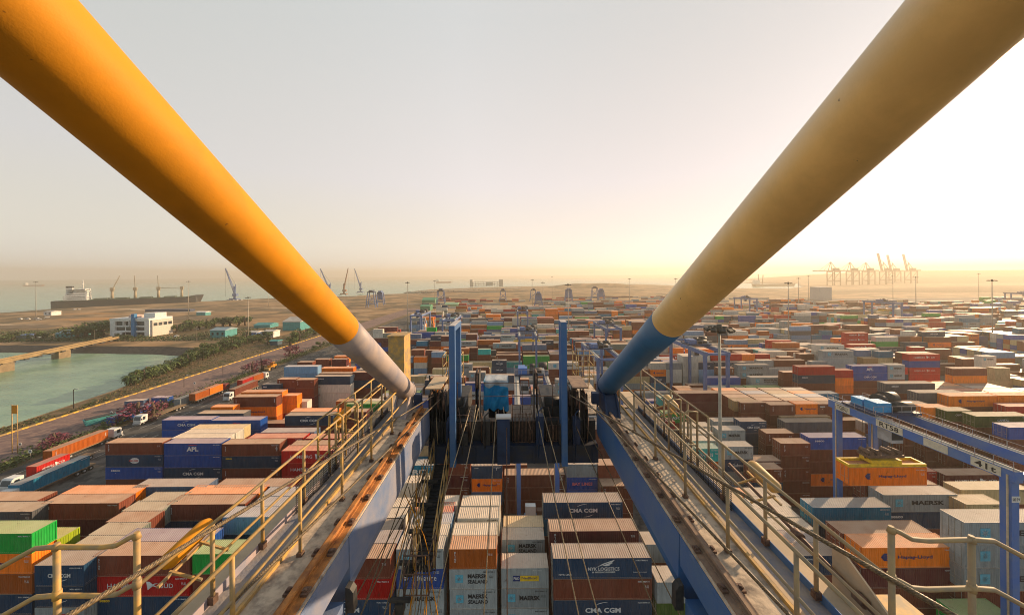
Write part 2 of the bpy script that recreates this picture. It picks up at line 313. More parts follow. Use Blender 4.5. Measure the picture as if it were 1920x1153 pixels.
LAND = [(-172, -200), (-166, 112), (-172, 148), (-185, 185), (-198, 215), (-207, 232), (-240, 240), (-330, 247), (-430, 256), (-620, 262), (-900, 300), (-1100, 360), (-900, 455), (-742, 497),
        (-742, 562), (-640, 700), (-566, 790), (-470, 835), (-395, 860), (-370, 930), (-300, 960), (-140, 985), (10, 1010), (60, 1060), (-60, 1090), (-260, 1040), (-330, 1060), (-300, 1230), (-120, 1420), (150, 1560),
        (300, 1500), (420, 1700), (640, 1760), (700, 1500), (760, 1130), (880, 1090), (1080, 1250), (1250, 1480), (1700, 2000), (2600, 3200), (9000, 7000), (9000, -200)]
def sheet(name, poly, z, m, down=None, kind='structure'):
    b = MB(); b.v = [Vector((x, y, z)) for x, y in poly]
    for t in tessellate_polygon([[Vector((x, y, 0)) for x, y in poly]]): b.face(list(t))
    return tag(b.build(name, m), kind=kind)
sheet('ground', LAND, 0, SAND)
# sloping rock shore round the land's edge
sb = MB(); n = len(LAND)
for i in range(n - 3):
    a, b2 = Vector(LAND[i]), Vector(LAND[i + 1]); d = (b2 - a); L = d.length; d.normalize(); nrm = Vector((-d.y, d.x))
    k = max(1, int(L / 12)) if i < 12 else 1; prev = None
    for j in range(k + 1):
        p = a.lerp(b2, j / k); o = (12 if i >= 5 else 5) + (rnd.uniform(-1.5, 1.5) if 0 < j < k else 0)
        zt = -0.02 ; q = p + nrm * o
        cur = (Vector((p.x, p.y, zt)), Vector((q.x, q.y, -4.0)))
        if prev: sb.quad(prev[0], cur[0], cur[1], prev[1])
        prev = cur
tag(sb.build('shore', ROCK), kind='structure')
sheet('yard', [(-106, -60), (1100, -60), (1100, 640), (420, 640), (420, 455), (-112, 455)], 0.02, ASPH)
sheet('concrete_apron', [(-120, 458), (415, 458), (415, 560), (-150, 560)], 0.02, CONCR)
sheet('dirt_verge', [(-165, -60), (-157.5, -60), (-157.5, 300), (-190, 300), (-196, 215), (-184, 186), (-171, 148), (-165, 112)], 0.03, MUD)
sheet('quay_road', [(-157, -60), (-134, -60), (-134, 520), (-157, 520)], 0.04, PAVE)
sheet('planting_strip', [(-134, -60), (-127, -60), (-127, 420), (-134, 420)], 0.06, MUD)
sheet('truck_road', [(-127, -60), (-106.3, -60), (-106.3, 460), (-127, 460)], 0.05, ASPH)
kb = MB()
for i in range(150):
    y = 90 + i * 1.6
    kb.box((-157.6, y, 0), (-157.1, y + 1.58, 0.45), i % 2)
tag(kb.build('kerb', [mat('kerb_yellow', (0.70, 0.42, 0.06), 0.8, noise=0.3), mat('kerb_dark', (0.35, 0.24, 0.10), 0.8, noise=0.3)]), kind='structure')
lm = MB()
for xx in (-123, -119.5, -116, -112.5, -109):
    for y in range(82, 330, 9): lm.quad((xx - .08, y, 0.056), (xx + .08, y, 0.056), (xx + .08, y + 5, 0.056), (xx - .08, y + 5, 0.056))
tag(lm.build('road_marking', mat('road_paint', (0.55, 0.52, 0.46), 0.8, noise=0.5, nscale=3)), kind='structure')
lm = MB()
for j in range(11):
    for i in range(46): lm.quad((-70 + i * 10, 470 + j * 8, 0.03), (-64 + i * 10, 470 + j * 8, 0.03), (-64 + i * 10, 472.5 + j * 8, 0.03), (-70 + i * 10, 472.5 + j * 8, 0.03))
tag(lm.build('slot_marking', mat('slot_concrete', (0.42, 0.36, 0.27), 0.9, noise=0.3, nscale=.1)), kind='structure')
pr_ = random.Random(31)
PATCH = [ground_mat('dark_earth', [(0.13, 0.10, 0.065), (0.20, 0.145, 0.09)], [0, .2]), ground_mat('orange_earth', [(0.42, 0.22, 0.08), (0.33, 0.19, 0.09)], [0, .15]), ground_mat('pale_earth', [(0.44, 0.33, 0.22), (0.36, 0.27, 0.17)], [0, .1])]
for k in range(46):
    zone = pr_.random()
    cx, cy = (pr_.uniform(-620, -230), pr_.uniform(330, 560)) if zone < .45 else (pr_.uniform(-250, 420), pr_.uniform(470, 980))
    rx, ry = pr_.uniform(10, 60), pr_.uniform(5, 18); n_v = 18; ph = pr_.uniform(0, 6)
    sheet('dirt_patch', [(cx + rx * math.cos(6.283 * i / n_v) * (1 + .25 * math.sin(3 * 6.283 * i / n_v + ph) + pr_.uniform(-.12, .12)), cy + ry * math.sin(6.283 * i / n_v) * (1 + pr_.uniform(-.2, .2))) for i in range(n_v)], .06 + .004 * k, PATCH[k % 3])
def mound(name, cx, cy, rx, ry, h, m, seed):
    r_ = random.Random(seed); b = MB(); nr, na = 10, 48
    ph = [r_.uniform(0, 6.28) for _ in range(6)]
    for i in range(nr + 1):
        t = i / nr
        for k in range(na):
            a = 2 * math.pi * k / na; wv = 1 + 0.12 * math.sin(2 * a + ph[0]) + 0.08 * math.sin(5 * a + ph[1])
            z = h * (1 - max(0, (t - 0.35) / 0.65) ** 1.3) * (1 + 0.10 * math.sin(3 * a + ph[2]) * t) if t < 1 else -0.5
            b.v.append(Vector((cx + rx * t * wv * math.cos(a), cy + ry * t * wv * math.sin(a), z)))
    for i in range(nr):
        for k in range(na):
            b.face([i * na + k, i * na + (k + 1) % na, (i + 1) * na + (k + 1) % na, (i + 1) * na + k], 0, True)
    b.face(list(range(na)), 0)
    return tag(b.build(name, m), kind='structure')
mound('sand_hill', 330, 1330, 190, 90, 15, SAND, 1)
mound('hill', 2600, 1900, 1300, 420, 26, MUD, 2)
mound('hill', 1500, 900, 620, 160, 9, MUD, 3)
mound('hill', 3600, 2600, 1900, 420, 60, MUD, 5)
# ------------------------------------------------------------------ containers
CW = 2.438
PAL = {  # code: (paint, word)
 'br': ((0.165, 0.050, 0.032), 'rust brown'), 'mr': ((0.105, 0.022, 0.024), 'maroon'), 'or': ((0.88, 0.25, 0.014), 'orange'), 'ob': ((0.36, 0.105, 0.03), 'orange brown'),
 'rd': ((0.42, 0.030, 0.026), 'red'), 'nv': ((0.012, 0.042, 0.088), 'navy blue'), 'bl': ((0.016, 0.075, 0.30), 'blue'), 'lb': ((0.20, 0.32, 0.46), 'light blue'),
 'sb': ((0.10, 0.15, 0.24), 'slate blue'), 'gr': ((0.33, 0.36, 0.36), 'pale grey'), 'gg': ((0.20, 0.22, 0.19), 'dull green grey'), 'wh': ((0.60, 0.57, 0.50), 'white'),
 'cr': ((0.56, 0.46, 0.28), 'cream'), 'gn': ((0.012, 0.33, 0.075), 'green'), 'og': ((0.06, 0.10, 0.03), 'olive green'), 'yg': ((0.34, 0.42, 0.04), 'yellow green'),
 'tl': ((0.04, 0.36, 0.34), 'teal'), 'tb': ((0.02, 0.16, 0.26), 'petrol blue'), 'dg': ((0.085, 0.090, 0.10), 'dark grey'), 'yl': ((0.62, 0.42, 0.03), 'yellow'), 'tn': ((0.36, 0.24, 0.13), 'tan')}
def vivid(c, k=1.22):
    l = .3 * c[0] + .59 * c[1] + .11 * c[2]
    return tuple(max(.004, l + (x - l) * k) for x in c)
PAL = {k_: (vivid(c), w_) for k_, (c, w_) in PAL.items()}
def corr(b, p0, ax, length, up, out, depth=0.036, per=0.28):
    "corrugated strip from p0 along ax, rising along up; out = outward normal"
    prof = []; x = 0; n = max(2, round(length / per)); per = length / n
    for i in range(n): prof += [(x, 0), (x + per * .3, 0), (x + per * .5, 1), (x + per * .8, 1)]; x += per
    prof.append((length, 0)); i0 = len(b.v)
    for (t, d) in prof:
        q = p0 + ax * t - out * (depth * d); b.v += [q, q + up]
    for k in range(len(prof) - 1): b.face([i0 + 2 * k, i0 + 2 * k + 2, i0 + 2 * k + 3, i0 + 2 * k + 1])
_cm = {}
def cmesh(L, H, near):
    k = (L, round(H, 2), near)
    if k in _cm: return _cm[k]
    b = MB(); hx, hw = L / 2, CW / 2; ps, tr, br_ = 0.14, 0.09, 0.15
    if near:
        for sx in (-1, 1):
            for sy in (-1, 1):
                b.box((min(sx * hx, sx * (hx - ps)), min(sy * hw, sy * (hw - ps)), 0.0), (max(sx * hx, sx * (hx - ps)), max(sy * hw, sy * (hw - ps)), H))
            b.box((min(sx * hx, sx * (hx - .1)) + .003, -hw + ps, H - .14), (max(sx * hx, sx * (hx - .1)) - .003, hw - ps, H - .006))
            b.box((min(sx * hx, sx * (hx - .1)) + .003, -hw + ps, 0.02), (max(sx * hx, sx * (hx - .1)) - .003, hw - ps, .17))
        for sy in (-1, 1):
            y0, y1 = sorted((sy * hw, sy * (hw - .06)))
            b.box((-hx + ps, y0 + .003, H - tr - .02), (hx - ps, y1 - .003, H - .02)); b.box((-hx + ps, y0 + .003, 0.03), (hx - ps, y1 - .003, br_))
        X, Y, Z = Vector((1, 0, 0)), Vector((0, 1, 0)), Vector((0, 0, 1))
        hh = H - tr - br_ - .02
        corr(b, Vector((-hx + ps, -hw + .018, br_)), X, L - 2 * ps, Z * hh, -Y); corr(b, Vector((-hx + ps, hw - .018, br_)), X, L - 2 * ps, Z * hh, Y)
        corr(b, Vector((hx - .03, -hw + ps, .17)), Y, CW - 2 * ps, Z * (H - .31), X, per=.26); corr(b, Vector((-hx + .05, -hw + ps, .17)), Y, CW - 2 * ps, Z * (H - .31), -X, per=.26)
        corr(b, Vector((-hx + .1, -hw + .06, H - .03)), X, L - .2, Y * (CW - .12), Z, depth=.03)
        b.quad((-hx, -hw, .01), (hx, -hw, .01), (hx, hw, .01), (-hx, hw, .01))
    else:
        b.box((-hx, -hw, 0), (hx, hw, H))
    me = b.mesh('container_%d' % round(L), PAINT)
    if near:  # fix the open sheets' facing: corrugated walls look outward
        me.update()
    _cm[k] = me; return me
_dm = {}
def doormesh(H):
    k = round(H, 2)
    if k not in _dm:
        b = MB(); b.box((-.035, -CW / 2 + .15, .18), (0.0, -.01, H - .15)); 
        for yy in (-.95, -.3): b.tube([(-.07, yy, .2), (-.07, yy, H - .17)], .022, 6, 1)
        for zz in (.5, H * .5, H - .5): b.box((-.06, -1.03, zz - .05), (-.03, -.05, zz + .03), 0)
        for yy in (-.95, -.3): b.box((-.1, yy - .02, 1.0), (-.06, yy + .32, 1.05), 1)
        m1 = b.mesh('door', [PAINT, POLE]); b2 = MB(); b2.v = [Vector((v.x, -v.y, v.z)) for v in b.v]; b2.f = b.f; b2.m = b.m; b2.s = b.s
        _dm[k] = (m1, b2.mesh('door', [PAINT, POLE]))
    return _dm[k]
# lettering
_tm = {}
def textmesh(s, wd, hg, bold=0.0, m=None):
    k = (s, wd, hg, bold, m.name)
    if k in _tm: return _tm[k]
    cu = bpy.data.curves.new('t', 'FONT'); cu.body = s; cu.align_x = 'CENTER'; cu.align_y = 'CENTER'; cu.offset = bold; cu.extrude = 0; cu.resolution_u = 2; cu.space_line = 0.85
    ob = bpy.data.objects.new('t', cu); col.objects.link(ob); bpy.context.view_layer.update()
    me = bpy.data.meshes.new_from_object(ob.evaluated_get(bpy.context.evaluated_depsgraph_get()))
    bpy.data.objects.remove(ob); xs = [v.co.x for v in me.vertices]; ys = [v.co.y for v in me.vertices]
    cx, cy = (min(xs) + max(xs)) / 2, (min(ys) + max(ys)) / 2; sx = wd / (max(xs) - min(xs)); sy = hg / (max(ys) - min(ys))
    for v in me.vertices: v.co = Vector(((v.co.x - cx) * sx, 0, (v.co.y - cy) * sy))
    me.name = 'lettering'; me.materials.clear(); me.materials.append(m); me.update(); _tm[k] = me; return me
def polymesh(k, polys, m):
    if k in _tm: return _tm[k]
    b = MB()
    for p in polys:
        i = len(b.v); b.v += [Vector((x, -0.002, z)) for x, z in p]
        for t in tessellate_polygon([[Vector((x, z, 0)) for x, z in p]]): b.face([i + q for q in t])
    _tm[k] = b.mesh('emblem', m); return _tm[k]
def star7(r): return [(math.sin(math.pi * i / 7) * (r if i % 2 == 0 else r * .38), math.cos(math.pi * i / 7) * (r if i % 2 == 0 else r * .38)) for i in range(14)]
def arc(r, a0, a1, w_, n=10, flip=False):
    o = []; i_ = []
    for k in range(n + 1):
        a = R(a0 + (a1 - a0) * k / n); t = w_ * math.sin(math.pi * (k + .4) / (n + .8))
        o.append((math.cos(a) * r, math.sin(a) * r * .55)); i_.append((math.cos(a) * (r - t), math.sin(a) * (r - t) * .55))
    p = o + i_[::-1]
    return [(-x, -z) for x, z in p] if flip else p
def decals(code, L, H):
    "list of (part name, mesh, x, z)"
    big = L > 8; q = 1.0 if big else 0.62; zc = H * .53; D = []
    def T(s, wd, hg, x, z, bold, m): D.append(('lettering', textmesh(s, round(wd, 2), round(hg, 2), bold, m), x, z))
    def P(k, polys, x, z, m): D.append(('emblem', polymesh(k, polys, m), x, z))
    if code in ('M', 'MS'):
        s = .62 * (1.0 if big else .8); x0 = -L * .29
        P('sq%d' % big, [[(-s, -s), (s, -s), (s, s), (-s, s)]], x0, zc, STARBLUE); D.append(('emblem', polymesh('star%d' % big, [star7(s * .86)], WHITE), x0, zc))
        if code == 'M': T('MAERSK', L * .44, .72 * (1 if big else .82), L * .10, zc, .035, BLACK)
        else: T('MAERSK', L * .42, .55, L * .10, zc + .33, .03, BLACK); T('SEALAND', L * .42, .5, L * .10, zc - .37, .02, BLACK)
    elif code == 'C':
        T('CMA CGM', L * (.36 if big else .46), .62 if big else .5, 0, zc - .05, .035, WHITE)
        P('arc%d' % big, [arc(1.5 * q, 80, 150, .13)], .35 * q, zc + .12, WHITE); P('arcb%d' % big, [arc(1.5 * q, 80, 150, .13, flip=True)], .25 * q, zc - .22, WHITE)
    elif code == 'H':
        r = .48 * (1 if big else .8); P('hl%d' % big, [[(-r, 0), (-r * .2, r), (r * .9, r), (r * .5, r * .45), (r * .95, r * .2), (r * .5, -.05), (r * .95, -r * .3), (r * .5, -r * .5), (r * .9, -r), (-r * .2, -r)]], -L * .27, zc, LBLUE)
        T('Hapag-Lloyd', L * .36 if big else L * .46, .52, L * .05 if big else L * .1, zc - .05, .022, LBLUE)
    elif code == 'A':
        T('APL', 2.5 * q, .95, 0, zc, .05, WHITE); P('apl%d' % big, [[(-1.1 * q, -.05), (-.3 * q, .16), (0, .06), (.3 * q, .16), (1.1 * q, -.05), (.2 * q, .02), (0, -.1), (-.2 * q, .02)]], 0, zc + .8, LRED)
    elif code == 'S': T('seaco', 2.0 * q, .36, -L * .32, H * .72, .03, WHITE); P('sdot', [[(-.05, -.05), (.05, -.05), (.05, .05), (-.05, .05)]], -L * .32, H * .5, WHITE)
    elif code == 'SY': T('seaco', 1.3, .3, -L * .38, H * .8, .03, LYEL)
    elif code == 'HS':
        T('HAMBURG', L * .36, .62, -L * .17, zc, .006, WHITE); T('SÜD', L * .13, .7, L * .27, zc + .05, .006, WHITE)
        P('hs%d' % big, [[(-.75 * q, .55), (-.3 * q, .5), (0.05 * q, .2), (.85 * q, -.32), (.35 * q, -.12), (0.1 * q, -.05), (-.55 * q, -.55)], [(-.1 * q, .02), (.3 * q, .28), (.8 * q, .3), (.3 * q, .16), (.1 * q, -.02)]], L * .115, zc, WHITE)
    elif code == 'K': T('K\nL\nI\nN\nE', .26, 1.35, -L * .5 + .75, H * .6, .02, WHITE); T('45 G1\n22 40', .55, .3, L * .5 - .8, H * .72, 0, WHITE)
    elif code == 'T': T('T\nE\nX', .26, 1.0, -L * .5 + .75, H * .6, .02, WHITE); P('mk', [[(-.06, -.5), (.06, -.5), (.06, .5), (-.06, .5)]], L * .5 - .6, H * .6, WHITE)
    elif code == 'CAI': T('CAI', .9, .4, -L * .43, H * .72, .03, WHITE)
    elif code == 'G':
        P('globe', [[(1.0 * math.cos(a / 12 * 6.283), .62 * math.sin(a / 12 * 6.283)) for a in range(12)]], .1, zc, WHITE); T('CMA CGM', 1.9, .34, -.2, zc - .004, .05, LRED)
    elif code == 'N':
        T('NYK LOGISTICS', 3.9, .42, .15, zc - .12, .02, WHITE); T('& MEGACARRIER', 2.9, .2, .15, zc - .52, .02, WHITE)
        P('wing', [[(-1.1, -.25), (-.2, .25), (1.3, .75), (.9, .35), (1.0, .3), (.6, .1), (.65, .02), (.2, -.05), (-.3, 0), (.5, .3), (.9, .5), (-.1, .15)]], .25, zc + .28, WHITE)
        T('NYK LINE', 1.6, .2, -L * .38, H * .22, .02, WHITE); T('NYKU 788426 2', 1.5, .18, L * .4, H * .88, .02, WHITE); T('TARE PAYLOAD', 1.7, .1, L * .38, H * .32, .01, WHITE)
    elif code == 'P':
        P('po', [[(-.8, -.36), (.1, -.36), (.1, .36), (-.8, .36)]], -.75, zc - .1, LBLUE); P('ned', [[(-1.2, -.36), (1.2, -.36), (1.2, .36), (-1.2, .36)]], .56, zc - .1, LYEL)
        T('P&O', .75, .36, -1.1, zc - .1, .02, WHITE); T('Nedlloyd', 2.0, .42, .56, zc - .1, .01, LBLUE); T('PONU 166321', 1.1, .14, 1.6, H * .88, .01, WHITE)
    elif code == 'SF':
        T('Safmarine', 3.2, .72, .55, zc + .05, .004, WHITE); P('saf', [[(.34 * math.cos(a), .3 * math.sin(a)) for a in [i * 6.283 / 12 for i in range(12)]]], -1.85, zc, WHITE)
        P('saf2', [[(-.28, -.05), (.28, -.05), (.28, .06), (-.28, .06)]], -1.85, zc - .003, LRED); T('SAFU 22G1', .7, .3, L * .5 - .9, H * .82, .01, WHITE)
    elif code == 'BL': T('BAY LINES', L * .66, .62, 0, zc - .1, .03, LPINK)
    elif code == 'R': T('RCL', L * .62, 1.0, L * .08, zc - .1, .05, WHITE)
    elif code == 'CP': T('CAPITAL', L * .22 if big else L * .3, .42, 0, H * .62, .02, WHITE)
    elif code == 'U': T('UASC', L * .55, .75, 0, zc, .035, WHITE)
    elif code == 'XP': T('X-PRESS', L * .45, .6, L * .05, zc, .02, WHITE); P('xp', [[(-.5, -.3), (.1, -.3), (.4, .3), (-.2, .3)]], -L * .26, zc, LYEL)
    elif code == 'r': T('CARU', .9, .3, -L * .38, H * .75, .03, LRED)
    elif code == 'rb': P('rbar', [[(-1.3, -.16), (-.3, .16), (.3, .05), (1.3, .16), (.3, -.16)]], 0, H * .68, LRED)
    elif code == 'X': T('TGHU', .8, .22, -L * .34, H * .82, .02, WHITE); P('xc', [[(-.3, -.25), (-.22, -.25), (-.22, .2), (.3, .2), (.3, .28), (-.3, .28)]], L * .36, H * .75, WHITE)
    return D
DEC_WORD = {'M': 'black lettered', 'MS': 'black lettered', 'C': 'white lettered', 'H': 'blue lettered', 'A': 'white lettered', 'HS': 'white lettered', 'N': 'white winged', 'P': 'yellow plated', 'SF': 'script lettered', 'BL': 'pink lettered', 'R': 'white lettered', 'CP': 'white lettered', 'U': 'white lettered', 'G': 'globe marked', 'XP': 'white lettered'}
BOX = []      # dicts: x y z L H colour code decal stack region near
STACKS = []
def add_stack(xc, yf, L, H, codes, n):
    "xc centre, yf front face depth; codes from the top down"
    st = dict(x=xc, y=yf + CW / 2, L=L, H=H, n=n); STACKS.append(st)
    cs = codes.split(); fill = ['br', 'br', 'mr', 'nv', 'gr', 'br', 'bl', 'or']
    while len(cs) < n: cs.append(rnd.choice(fill))
    for i, c in enumerate(cs[:n]):
        p, _, d = c.partition(':')
        BOX.append(dict(x=xc + rnd.uniform(-.03, .03), y=yf + CW / 2 + rnd.uniform(-.03, .03), z=(n - 1 - i) * H, L=L, H=H, c=p, d=d, tier=i, st=st, rot=0))
LEN = {2: 6.058, 4: 12.192, 5: 13.716}
def S(xl, xr, py, k, n, codes, h=2.591):
    L = LEN[k]; xm = (xl if xl else xr - 40) if not (xl and xr) else (xl + xr) / 2
    d = CAMH - n * h
    Y = 640 * d / (py - hy(xm))
    if xl and xr: X = at((xl + xr) / 2, py, Y).x
    elif xl: X = at(xl, py, Y).x + L / 2
    else: X = at(xr, py, Y).x - L / 2
    add_stack(X, Y, L, h, codes, n)
# left yard
S(None, 59, 1000, 4, 6, 'gn or:H ob nv br br'); S(66, 157, 1059, 2, 5, 'nv:C nv:C gr:rb br br'); S(176, 353, 1041, 4, 5, 'br:K rd:HS nv:SY br br'); S(361, None, 1038, 4, 5, 'gn br nv br br')
S(215, 395, 1014, 4, 5, 'bl nv br br br'); S(None, 107, 1012, 2, 5, 'yg br br br br'); S(123, 215, 1028, 2, 5, 'gg gr br nv br'); S(165, 248, 1002, 2, 5, 'gg br br nv br'); S(198, 275, 978, 2, 5, 'br br br nv br')
S(228, 303, 957, 2, 5, 'gg nv br br br'); S(262, 335, 939, 2, 5, 'gg nv br br br'); S(78, 222, 943, 4, 5, 'br:CAI mr br br br'); S(None, 253, 925, 4, 5, 'or br br br br'); S(None, 60, 959, 4, 5, 'dg nv br br br'); S(None, 70, 938, 4, 5, 'br nv br br br')
S(252, 384, 912, 4, 5, 'sb nv br br br'); S(313, 459, 945, 4, 5, 'br:T nv br br br'); S(345, None, 926, 4, 5, 'or br nv br br'); S(402, None, 912, 4, 5, 'mr br br br br'); S(417, None, 969, 4, 5, 'lb nv br br br'); S(468, None, 949, 2, 5, 'lb br br br br'); S(488, None, 929, 2, 5, 'lb nv br br br')
S(197, 305, 830, 4, 5, 'br:K nv:G bl:S br br'); S(310, 412, 831, 4, 5, 'bl:A bl nv:C br nv'); S(418, 522, 832, 4, 5, 'br:T nv:SY br:T br nv'); S(528, None, 845, 4, 5, 'rd:HS rd:HS rd:HS rd br'); S(544, None, 835, 4, 5, 'br br br br br'); S(465, 568, 821, 4, 5, 'rd br br br br'); S(490, 588, 810, 4, 5, 'sb nv br br br'); S(572, None, 822, 4, 5, 'rd br br br br')
S(None, 425, 821, 4, 5, 'wh gr br br br'); S(None, 442, 812, 4, 5, 'wh br nv br br'); S(None, 455, 803, 4, 5, 'cr br br br br'); S(301, 398, 787, 4, 5, 'bl:C bl nv br br'); S(397, 487, 787.5, 4, 5, 'bl:rb bl nv br br'); S(370, 456, 775, 4, 5, 'dg br br br br'); S(395, None, 763, 2, 5, 'or br br br br')
S(438, 518, 744, 4, 5, 'br:T or:H ob br br', 2.85); S(450, 531, 735, 4, 5, 'or or or br br', 2.85); S(None, 545, 748, 2, 4, 'rd or rd br', 2.85); S(None, 557, 742, 2, 5, 'or or rd or br'); S(None, 576, 753, 2, 4, 'wh or br br'); S(535, 623, 779, 4, 5, 'nv:C mr br br br'); S(545, 630, 771, 4, 5, 'or br br br br')
S(521, 553, 711, 2, 5, 'br:K mr br mr br', 2.85); S(555, 588, 712, 2, 5, 'br:K br mr br br', 2.85); S(590, 657, 705.6, 4, 5, 'nv:S wh:r wh:r wh:r br', 2.85); S(496, 520, 721, 2, 5, 'nv:S br br nv br'); S(557, 586, 679, 2, 5, 'br:T gr br br br', 2.85); S(587, 620, 674, 2, 5, 'br gr:M br br br', 2.85); S(621, 650, 674, 2, 5, 'mr gr br br br', 2.85)
S(600, 665, 690, 4, 5, 'or br br br br', 2.7); S(660, 726, 698, 4, 5, 'mr:T nv br br br', 2.8); S(624, 655, 668, 2, 5, 'or br br br br', 2.8); S(548, 580, 690, 2, 4, 'gr br br br', 2.8); S(664, 744, 752, 4, 4, 'wh br br br'); S(640, 690, 772, 2, 5, 'mr br br br br'); S(640, 735, 757, 4, 4, 'gn:X mr br br')
# aisle between the girders
S(None, 831, 1028.5, 2, 5, 'gr:MS bl:SF gr:M gr:M br'); S(None, 839, 1003, 2, 5, 'wh br br br br'); S(None, 846, 981, 2, 5, 'lb br br br br'); S(None, 848, 961, 2, 5, 'rd br br br br'); S(None, 858, 947, 2, 5, 'wh br br br br')
S(None, 732, 1046, 4, 5, 'br:K rd nv:C br br'); S(None, 745, 1018, 4, 5, 'sb br br br br'); S(None, 746, 992, 4, 4, 'dg br br br'); S(None, 757, 972, 2, 4, 'wh br br br'); S(None, 775, 950, 2, 4, 'wh gr br br'); S(None, 800, 905, 2, 4, 'wh br gr br'); S(None, 815, 872, 2, 4, 'tb:R br gr br')
S(842, 931, 1029, 2, 5, 'ob:K gr:MS gr:MS gr:M br'); S(850, 929, 1003, 2, 5, 'wh gr br br br'); S(859, 934, 971, 2, 5, 'wh br br br br'); S(866, 936, 947, 2, 5, 'wh gr br br br')
S(940, 1029, 1064.7, 2, 4, 'gr:P gr:M gr:M br'); S(942, 1021, 1011, 2, 4, 'gr:MS gr br br'); S(945, 1019, 987, 2, 4, 'cr gr br br')
S(1038, 1222, 1046, 4, 5, 'nv:N br nv:C br br'); S(1031, 1198, 995, 4, 5, 'mr:K br br br br'); S(1020, 1167, 941, 4, 5, 'nv:C tb br br br'); S(1232, None, 1091, 4, 4, 'gr:M og:CP br br'); S(1208, None, 1020, 4, 4, 'gr br br br')
S(None, 880, 867, 2, 4, 'br mr br br'); S(883, 942, 873, 2, 4, 'nv:X or:H sb br'); S(947, 1057, 890, 4, 3, 'br:T br br'); S(1063, 1120, 870, 2, 4, 'gr bl:BL bl br'); S(1122, None, 872, 2, 4, 'br:T br br br'); S(1127, None, 911, 2, 3, 'br:T br br')
# right yard
S(1617, 1797, 1026, 4, 5, 'or:H mr br:T br br'); S(1803, None, 1158, 2, 3, 'gn br br'); S(1581, 1747, 999, 4, 5, 'br br mr br br'); S(1808, None, 979, 4, 6, 'gr:M gr:M gr:M br nv br', 2.85); S(1525, 1670, 950.7, 4, 4, 'tb nv br br', 2.85); S(1657, 1795, 927, 4, 4, 'gr:M nv:S br br', 2.85); S(1625, 1755, 908, 4, 4, 'br mr br br', 2.85)
S(1802, None, 918, 4, 4, 'cr br br br'); S(1812, None, 945, 2, 4, 'cr br br br', 2.8); S(1773, 1888, 890, 4, 3, 'mr:HS br br'); S(1712, 1745, 884, 2, 3, 'rd br br'); S(None, 1463, 930, 2, 4, 'wh br br br'); S(None, 1484, 949, 2, 4, 'wh br br br'); S(None, 1500, 968, 2, 4, 'wh br br br'); S(1462, 1545, 1016, 2, 4, 'sb br br br'); S(1504, 1589, 1041, 2, 4, 'nv:X br br br'); S(1408, 1490, 1024, 2, 4, 'or br br br'); S(None, 1410, 930, 2, 4, 'or br br br'); S(None, 1528, 992, 2, 4, 'wh br br br')
S(1347, 1397, 806, 2, 5, 'gr:M gr br br br'); S(1358, 1411, 837, 2, 5, 'gr:M nv:SF gr:M lb:M br'); S(1388, 1437, 790, 2, 5, 'nv:C nv:C nv:C nv br', 2.8); S(1294, 1349, 841, 2, 5, 'tl:XP ob br br br'); S(1290, 1344, 826, 2, 5, 'wh br br br br'); S(1286, 1338, 812, 2, 5, 'wh gr br br br'); S(1283, 1334, 799, 2, 5, 'wh gr br br br'); S(1340, 1386, 790, 2, 5, 'gr br br br br')
S(1437, 1488, 812, 2, 5, 'br:K br br br br'); S(1465, 1519, 831, 2, 5, 'br:K br br:K br br'); S(1413, 1465, 879, 2, 4, 'br:T nv:C br br'); S(1412, 1462, 864, 2, 4, 'mr br br br'); S(1520, 1622, 820, 4, 5, 'bl:S br br or:H br'); S(1474, 1567, 791, 4, 5, 'dg br br br br'); S(1466, 1556, 781, 4, 5, 'tn br br br br'); S(1530, 1573, 738, 2, 6, 'tb:R br br br br br')
S(1390, 1435, 755, 2, 6, 'br:K br br br br br'); S(1444, 1490, 759, 2, 6, 'br:T br br br br br'); S(1495, 1535, 757, 2, 6, 'or:H br br br br br'); S(1537, 1577, 757, 2, 6, 'br:S br br br br br'); S(1271, 1352, 737, 4, 6, 'mr:T mr br br br br')
S(1383, 1442, 684, 4, 5, 'gr:M gr:M br br br'); S(1409, 1469, 707.5, 4, 4, 'gr:MS gr br br'); S(1468, 1502, 698, 2, 5, 'br:K br:K br br br'); S(1498, 1564, 687.5, 4, 6, 'rd nv:S br br br br', 2.8); S(1568, 1598, 694, 2, 6, 'rd or:H or br br br'); S(1600, 1662, 686, 4, 6, 'bl:A bl:C br br br br'); S(1665, 1696, 684, 2, 6, 'gr:M gr:M br br br br')
S(1664, 1751, 719, 5, 6, 'dg:S br br br br br', 2.8); S(1722, 1808, 736, 4, 6, 'dg br br br br br', 2.8); S(1780, 1869, 742, 4, 6, 'or:H br br br br br', 2.8); S(1871, None, 741, 4, 6, 'or br br br br br', 2.8); S(1775, 1822, 770, 2, 6, 'og:CP br br br br br'); S(1830, None, 780, 4, 6, 'og:CP br br br br br'); S(1891, None, 801, 4, 6, 'bl br br br br br'); S(1888, None, 762, 4, 6, 'rd br br br br br'); S(1695, 1740, 757, 2, 6, 'br br br br br br'); S(1738, 1780, 764, 2, 6, 'or br br br br br')
